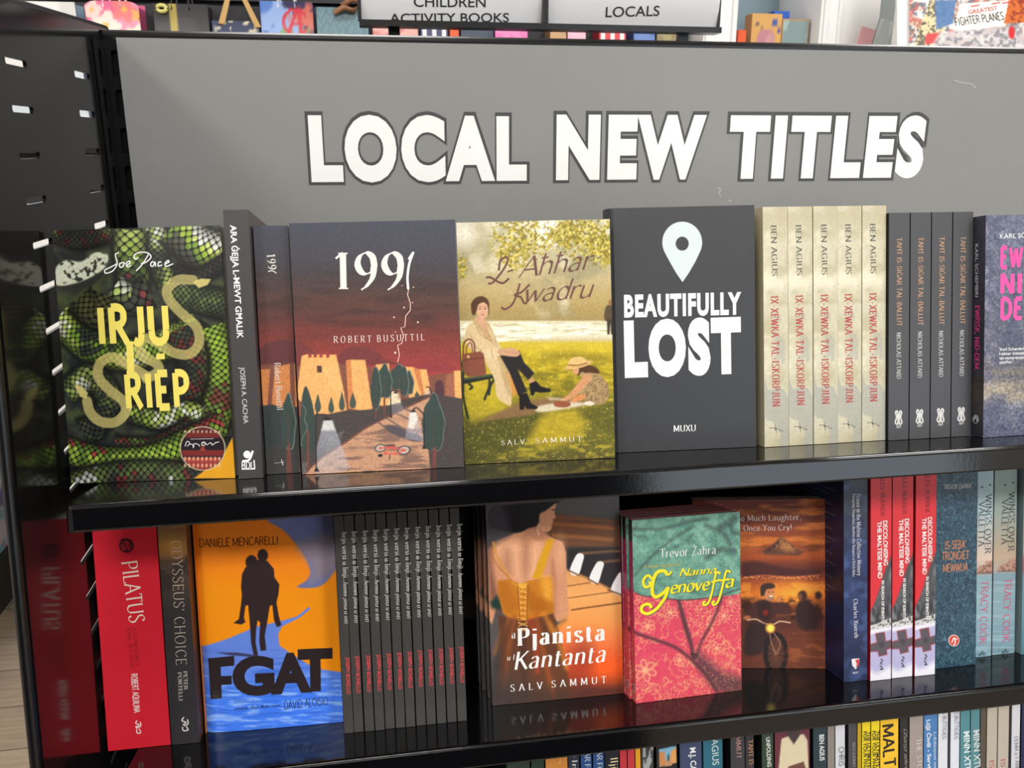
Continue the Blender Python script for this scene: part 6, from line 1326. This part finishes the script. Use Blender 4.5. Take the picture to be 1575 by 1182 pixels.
# goods seen in the gap under the sign holder
GY = 2.5447
for i, (a, b, c, c2, lb) in enumerate((((572), 643, (224, 170, 160), (206, 120, 120), 'peach gift bag'), (646, 689, (70, 76, 110), (226, 226, 230), 'navy and white gift bag'), (691, 706, (226, 96, 54), (206, 80, 44), 'narrow orange gift bag'), (708, 759, (72, 82, 100), (64, 74, 92), 'slate blue gift bag'), (761, 812, (226, 120, 180), (236, 140, 190), 'bright pink gift bag'), (846, 872, (190, 150, 104), (170, 130, 90), 'tan gift bag'), (873, 902, (226, 160, 184), (230, 180, 196), 'rose pink gift bag'), (922, 964, (214, 44, 62), (232, 226, 224), 'red and white gift bag'), (975, 1009, (80, 112, 176), (100, 130, 190), 'mid blue gift bag'), (1011, 1045, (160, 146, 104), (140, 126, 90), 'olive tan gift bag'))):
    x0, x1 = X(a, GY), X(b, GY)
    def pt(Xg, Zg, c=c, c2=c2, i=i):
        q = np.tile(np.array(c, float), Xg.shape+(1,)); m = np.clip((fbm(Xg*24, Zg*24, 2, i)-.52)/.04, 0, 1)[..., None]
        if 'white' in lb: m = (np.abs(((Xg/(Xg.max()))*1.4) % 1-.5) > .28).astype(float)[..., None]
        return q+(np.array(c2)-q)*m
    bag(x0+.001, x1-.001, Zp(40, 800, GY), GY, .24, pt, lb+' showing in the gap under the silver sign holder', None, tuple(int(v*.7) for v in c), group='gift bags under the sign holder')

# the light wall unit at the right, with its goods
M_WH = node_mat('white_lacquer', (240, 239, 237), rough=.4)
M_GLS = node_mat('blue_grey_panel', (150, 172, 182), rough=.15)
M_PALE = node_mat('pale_blue_panel', (196, 222, 232), rough=.2)
WY = 2.55
def cab():
    x0, x1 = X(1083, WY), X(1700, WY); r = empty('display_cabinet', Matrix.Translation((x0, WY, 0)), 'white display cabinet with pale blue panels behind the top rail, at the right', 'cabinet')
    xx = lambda p: X(p, WY)-x0
    m = MB()
    for a, b in ((1083, 1134), (1262, 1352)): m.box(xx(a), xx(b), 0, .40, 0, 2.1)
    m.box(xx(1410), xx(1720), .12, .4, 0, 2.1)
    m.box(xx(1083), xx(1720), .30, .42, 0, 2.1)
    m.box(xx(1134), xx(1262), .02, .30, 0, 1.40)
    m.build('carcass', M_WH, r)
    for a, b, t in ((1134, 1182, M_PALE), (1182, 1262, M_GLS), (1352, 1410, M_PALE)): MB().box(xx(a), xx(b), .28, .2995, 1.40 if b < 1300 else .4, 2.08).build('panel', t, r)
    f = MB()
    for a in (1088, 1128, 1268, 1290): f.box(xx(a)-.004, xx(a)+.004, -.008, 0, 0, 2.1)
    f.build('moulding', M_WH, r)
    return r
cab()
SH = 1.4006
def goods(name, px0, px1, pyt, y, d, art, label, cat, side, lean=0, rest=SH):
    a = X(px0, y); b = X(px1, y); z1 = Zp(pyt, (px0+px1)/2, y); h = z1-rest
    r = empty(name, Matrix.Translation(((a+b)/2, y, rest)) @ Matrix.Rotation(lean, 4, 'Y'), label, cat)
    w = b-a; Xg, Zg = np.meshgrid(np.linspace(-w/2, w/2, 40), np.linspace(0, h, 44)); m = MB(); m.grid(np.stack([Xg, np.zeros_like(Xg), Zg], -1), lin(np.clip(art(Xg, Zg), 0, 255))); m.build('front', M_PRINT, r)
    MB().box(-w/2, w/2, .0005, d, 0, h, side).build('body', M_PRINT, r); return r
def toy(Xg, Zg):
    c = np.tile(np.array((214, 164, 96.0)), Xg.shape+(1,)); w = Xg.max(); zt = Zg.max()
    for a, b, rr, q in ((0, -.07, .03, (190, 130, 140)), (.012, -.072, .016, (200, 150, 150)), (-.03, -.03, .007, (90, 80, 100)), (.025, -.025, .011, (70, 90, 160)), (.04, -.045, .008, (80, 80, 150)), (-.035, -.09, .007, (70, 70, 140)), (-.015, -.035, .006, (120, 80, 70))):
        c += (np.array(q)-c)*np.clip((rr-np.hypot(Xg-a, Zg-zt-b))/.003, 0, 1)[..., None]
    return c
goods('gift_box', 1157, 1203, 21, 2.60, .05, toy, 'orange toy box with blue and pink shapes behind the top rail', 'box', (196, 140, 80))
goods('gift_box', 1190, 1214, 17, 2.68, .04, cloth([(50, 96, 196), (60, 110, 206)], 10, 3), 'blue box standing behind the orange toy box', 'box', (40, 80, 180))
def frame(Xg, Zg):
    c = cloth([(150, 170, 170), (160, 180, 178), (130, 150, 150)], 26, 4)(Xg, Zg); w = Xg.max(); e = np.minimum(w-np.abs(Xg), Zg.max()-Zg); return c+(np.array((176, 140, 96))-c)*np.clip((.004-e)/.001, 0, 1)[..., None]
goods('picture_frame', 1204, 1245, 29, 2.60, .018, frame, 'grey-green framed picture beside the orange toy box', 'picture', (160, 126, 84))
goods('gift_box', 1137, 1149, 46, 2.59, .03, cloth([(236, 88, 40), (240, 96, 46)], 10, 3), 'small bright orange box left of the toy box', 'box', (226, 80, 36))
goods('greeting_card', 1270, 1293, 34, 2.50, .006, cloth([(224, 170, 176), (236, 206, 206)], 20, 5), 'tilted pink greeting card in front of the white cabinet', 'card', (220, 190, 190), .24, 1.30)
goods('greeting_card', 1295, 1318, 21, 2.505, .006, cloth([(214, 222, 218), (196, 206, 204)], 20, 6), 'tilted pale grey card beside the pink greeting card', 'card', (120, 130, 126), .24, 1.30)
def pedestal():
    r = MB().box(X(1262, 2.46), X(1330, 2.46), 2.46, 2.54, 0, 1.298); o = r.build('card_stand', M_WH); tag(o, 'white stand under the tilted cards by the cabinet', 'stand')
pedestal()
# magazine on a sloping stand
def magazine():
    y = 2.25; z0 = 1.62
    w = .42; h = .36
    m0 = Matrix.Translation((at((1404, 66), y)[0], y, z0)) @ Matrix.Rotation(-.35, 4, 'X') @ Matrix.Rotation(.10, 4, 'Y')
    r = empty('magazine', m0, 'colourful aircraft magazine leaning at the right edge behind the top rail', 'magazine')
    f = face_of(m0, w, h); p = Paint(f, .0022); p.fill((206, 196, 186))
    p.cloud((176, 120, 90), .12, .5, .58, 3, .8); p.cloud((236, 234, 230), .09, .52, .6, 4, .9); p.cloud((80, 90, 110), .14, .56, .62, 5, .7); p.cloud((186, 96, 90), .1, .62, .66, 6, .7)
    p.poly([(1405, 70), (1430, 0), (1450, -20), (1475, -20), (1445, 70)], (222, 206, 166), 1); p.cloud((60, 60, 60), .25, .5, .6, 11, .7, p.mask([(1405, 70), (1430, 0), (1470, -20), (1440, 70)], 1)); p.poly([(1438, 0), (1470, 0), (1466, 36), (1440, 46)], (84, 120, 170), 1.5, .9)
    p.poly([(1425, 52), (1446, 50), (1444, 66), (1422, 68)], (206, 84, 84), 1); p.poly([(1445, 50), (1575, 38), (1600, 75), (1430, 75)], (206, 204, 206), 2, .8); p.cloud((120, 116, 126), .2, .5, .6, 14, .7, p.mask([(1445, 50), (1575, 40), (1600, 75), (1430, 75)], 2))
    p.poly([(1476, 6), (1556, 0), (1545, 40), (1468, 48)], (244, 240, 232), .8); p.poly([(1552, 0), (1600, -10), (1600, 34), (1544, 36)], (206, 110, 56), 1); p.cloud((120, 40, 40), .3, .5, .6, 15, .7, p.mask([(1552, 0), (1600, -10), (1600, 34), (1544, 36)], 1)); p.ell((1556, 50), 5, 10, (206, 56, 60), 1)
    for q in ((1500, 8), (1532, 4), (1548, 3)): p.line([(q[0]-6, q[1]+2), (q[0]+6, q[1])], 2, (190, 60, 60), .6)
    m = MB(); p.out(m); A = Art(m, f)
    A.text('GREATEST', (1490, 22), (1535, 15), 6, 'bold', (196, 60, 60)); A.text('FIGHTER PLANES', (1470, 40), (1545, 30), 12, 'condb', (50, 48, 50))
    m.build('cover', M_GLOSS, r); MB().box(0, w, .0006, .006, 0, h, (220, 218, 212)).build('page_block', M_PRINT, r)
    x0 = m0.translation.x
    s = MB(); s.box(-.03, .6, .0075, .016, -.010, .40, (230, 230, 230)).box(-.03, .6, -.014, .0075, -.010, -.002, (230, 230, 230))
    o = s.build('sloping_board', M_WH); tag(o, 'white sloping stand holding the aircraft magazine', 'stand'); o.name = 'magazine_stand'; o.matrix_world = m0
    MB().box(.15, .30, .06, .16, -z0, .05, (230, 230, 230)).build('post', M_WH, o).matrix_parent_inverse = Matrix.Identity(4)
magazine()

# ------------------------------------------------------------ low dark display left of the end panel
def low_display():
    r = empty('low_display', Matrix.Translation((-1.435, 2.8, 0)), 'low dark floor display with two shelves of card packs, left of the end panel', 'display shelf')
    m = MB(); m.box(-.225, .2270, -.8, .68, 0, .10).box(-.225, .2274, -.8, .68, .10, .16).box(.2150, .2274, -.8, .68, .16, .163).box(-.225, .2274, -.8, .68, .52, .56).box(.2150, .2274, -.8, .68, .56, .563).box(-.225, -.20, -.8, .68, .16, 1.25).box(-.225, .2270, -.82, -.8, 0, .58)
    m.build('carcass', node_mat('dark_display', (40, 38, 38), rough=.4), r)
low_display()
def pack(y, z, w, h, c, c2, label):
    tilt = .05 if z > .5 else .16
    m = Matrix.Translation((-1.2250 if z > .5 else -1.2215, y, z+.0045)) @ Matrix.Rotation(math.pi/2, 4, 'Z') @ Matrix.Rotation(-tilt, 4, 'X'); r = empty('card_pack', m, label, 'card pack', 'card packs on the low display')
    Xg, Zg = np.meshgrid(np.linspace(-w/2, w/2, 30), np.linspace(0, h, 40)); q = MB(); q.grid(np.stack([Xg, np.zeros_like(Xg), Zg], -1), lin(np.clip(cloth([c]+list(c2), 20, int(z*100+y*77))(Xg, Zg), 0, 255))); q.build('front', M_GLOSS, r); MB().box(-w/2, w/2, .0006, .02, 0, h, (200, 196, 206)).build('body', M_PRINT, r)
for y, z, h, c, c2, lb in ((2.72, .5605, .33, (236, 206, 214), [(206, 60, 90), (240, 180, 60)], 'pink and red card pack nearest on the upper shelf'), (2.865, .5605, .34, (232, 230, 236), [(240, 196, 50), (226, 96, 60), (90, 110, 190)], 'white and yellow card pack on the upper shelf'), (3.01, .5605, .33, (220, 226, 240), [(120, 150, 220), (240, 150, 170)], 'pale blue card pack on the upper shelf'),
                        (2.66, .1605, .26, (226, 220, 236), [(236, 130, 170), (170, 190, 226)], 'lilac card pack nearest on the lower shelf'), (2.80, .1605, .27, (240, 226, 232), [(236, 110, 150), (150, 206, 214)], 'white and pink card pack on the lower shelf'), (2.93, .1605, .27, (176, 206, 222), [(226, 232, 240), (130, 120, 180)], 'pale blue card pack on the lower shelf')):
    pack(y, z, .125, h, c, c2, lb+' of the low display')
pb = MB().box(-.915, -.60, 2.36, 2.375, .02, 1.30, (236, 234, 232)).box(-.93, -.585, 2.30, 2.44, 0, .02, (236, 234, 232)); pb = pb.build('slot_brightener_panel', M_WH); tag(pb, 'white upright panel added behind the slotted end panel to make its slots look bright', 'panel')  # added white panel, there only so the end panel slots show bright

# ------------------------------------------------------------ unseen dark shelving behind the viewer, added to darken reflections in the black lips
def aisle():
    r = empty('reflection_dark_shelving', Matrix.Translation((-.7, -1.75, 0)), 'unseen dark shelving added behind the viewer to darken reflections in the black shelf lips', 'shelving')
    m = MB(); m.box(-1.6, 1.55, -.02, 0, 0, 2.05)
    for z in (.1, .45, .8, 1.15, 1.5, 1.85): m.box(-1.6, 1.55, 0, .32, z, z+.03)
    for x in (-1.6, -.02, 1.53): m.box(x, x+.02, 0, .34, 0, 2.05)
    m.build('carcass', M_SLAT, r)
aisle()
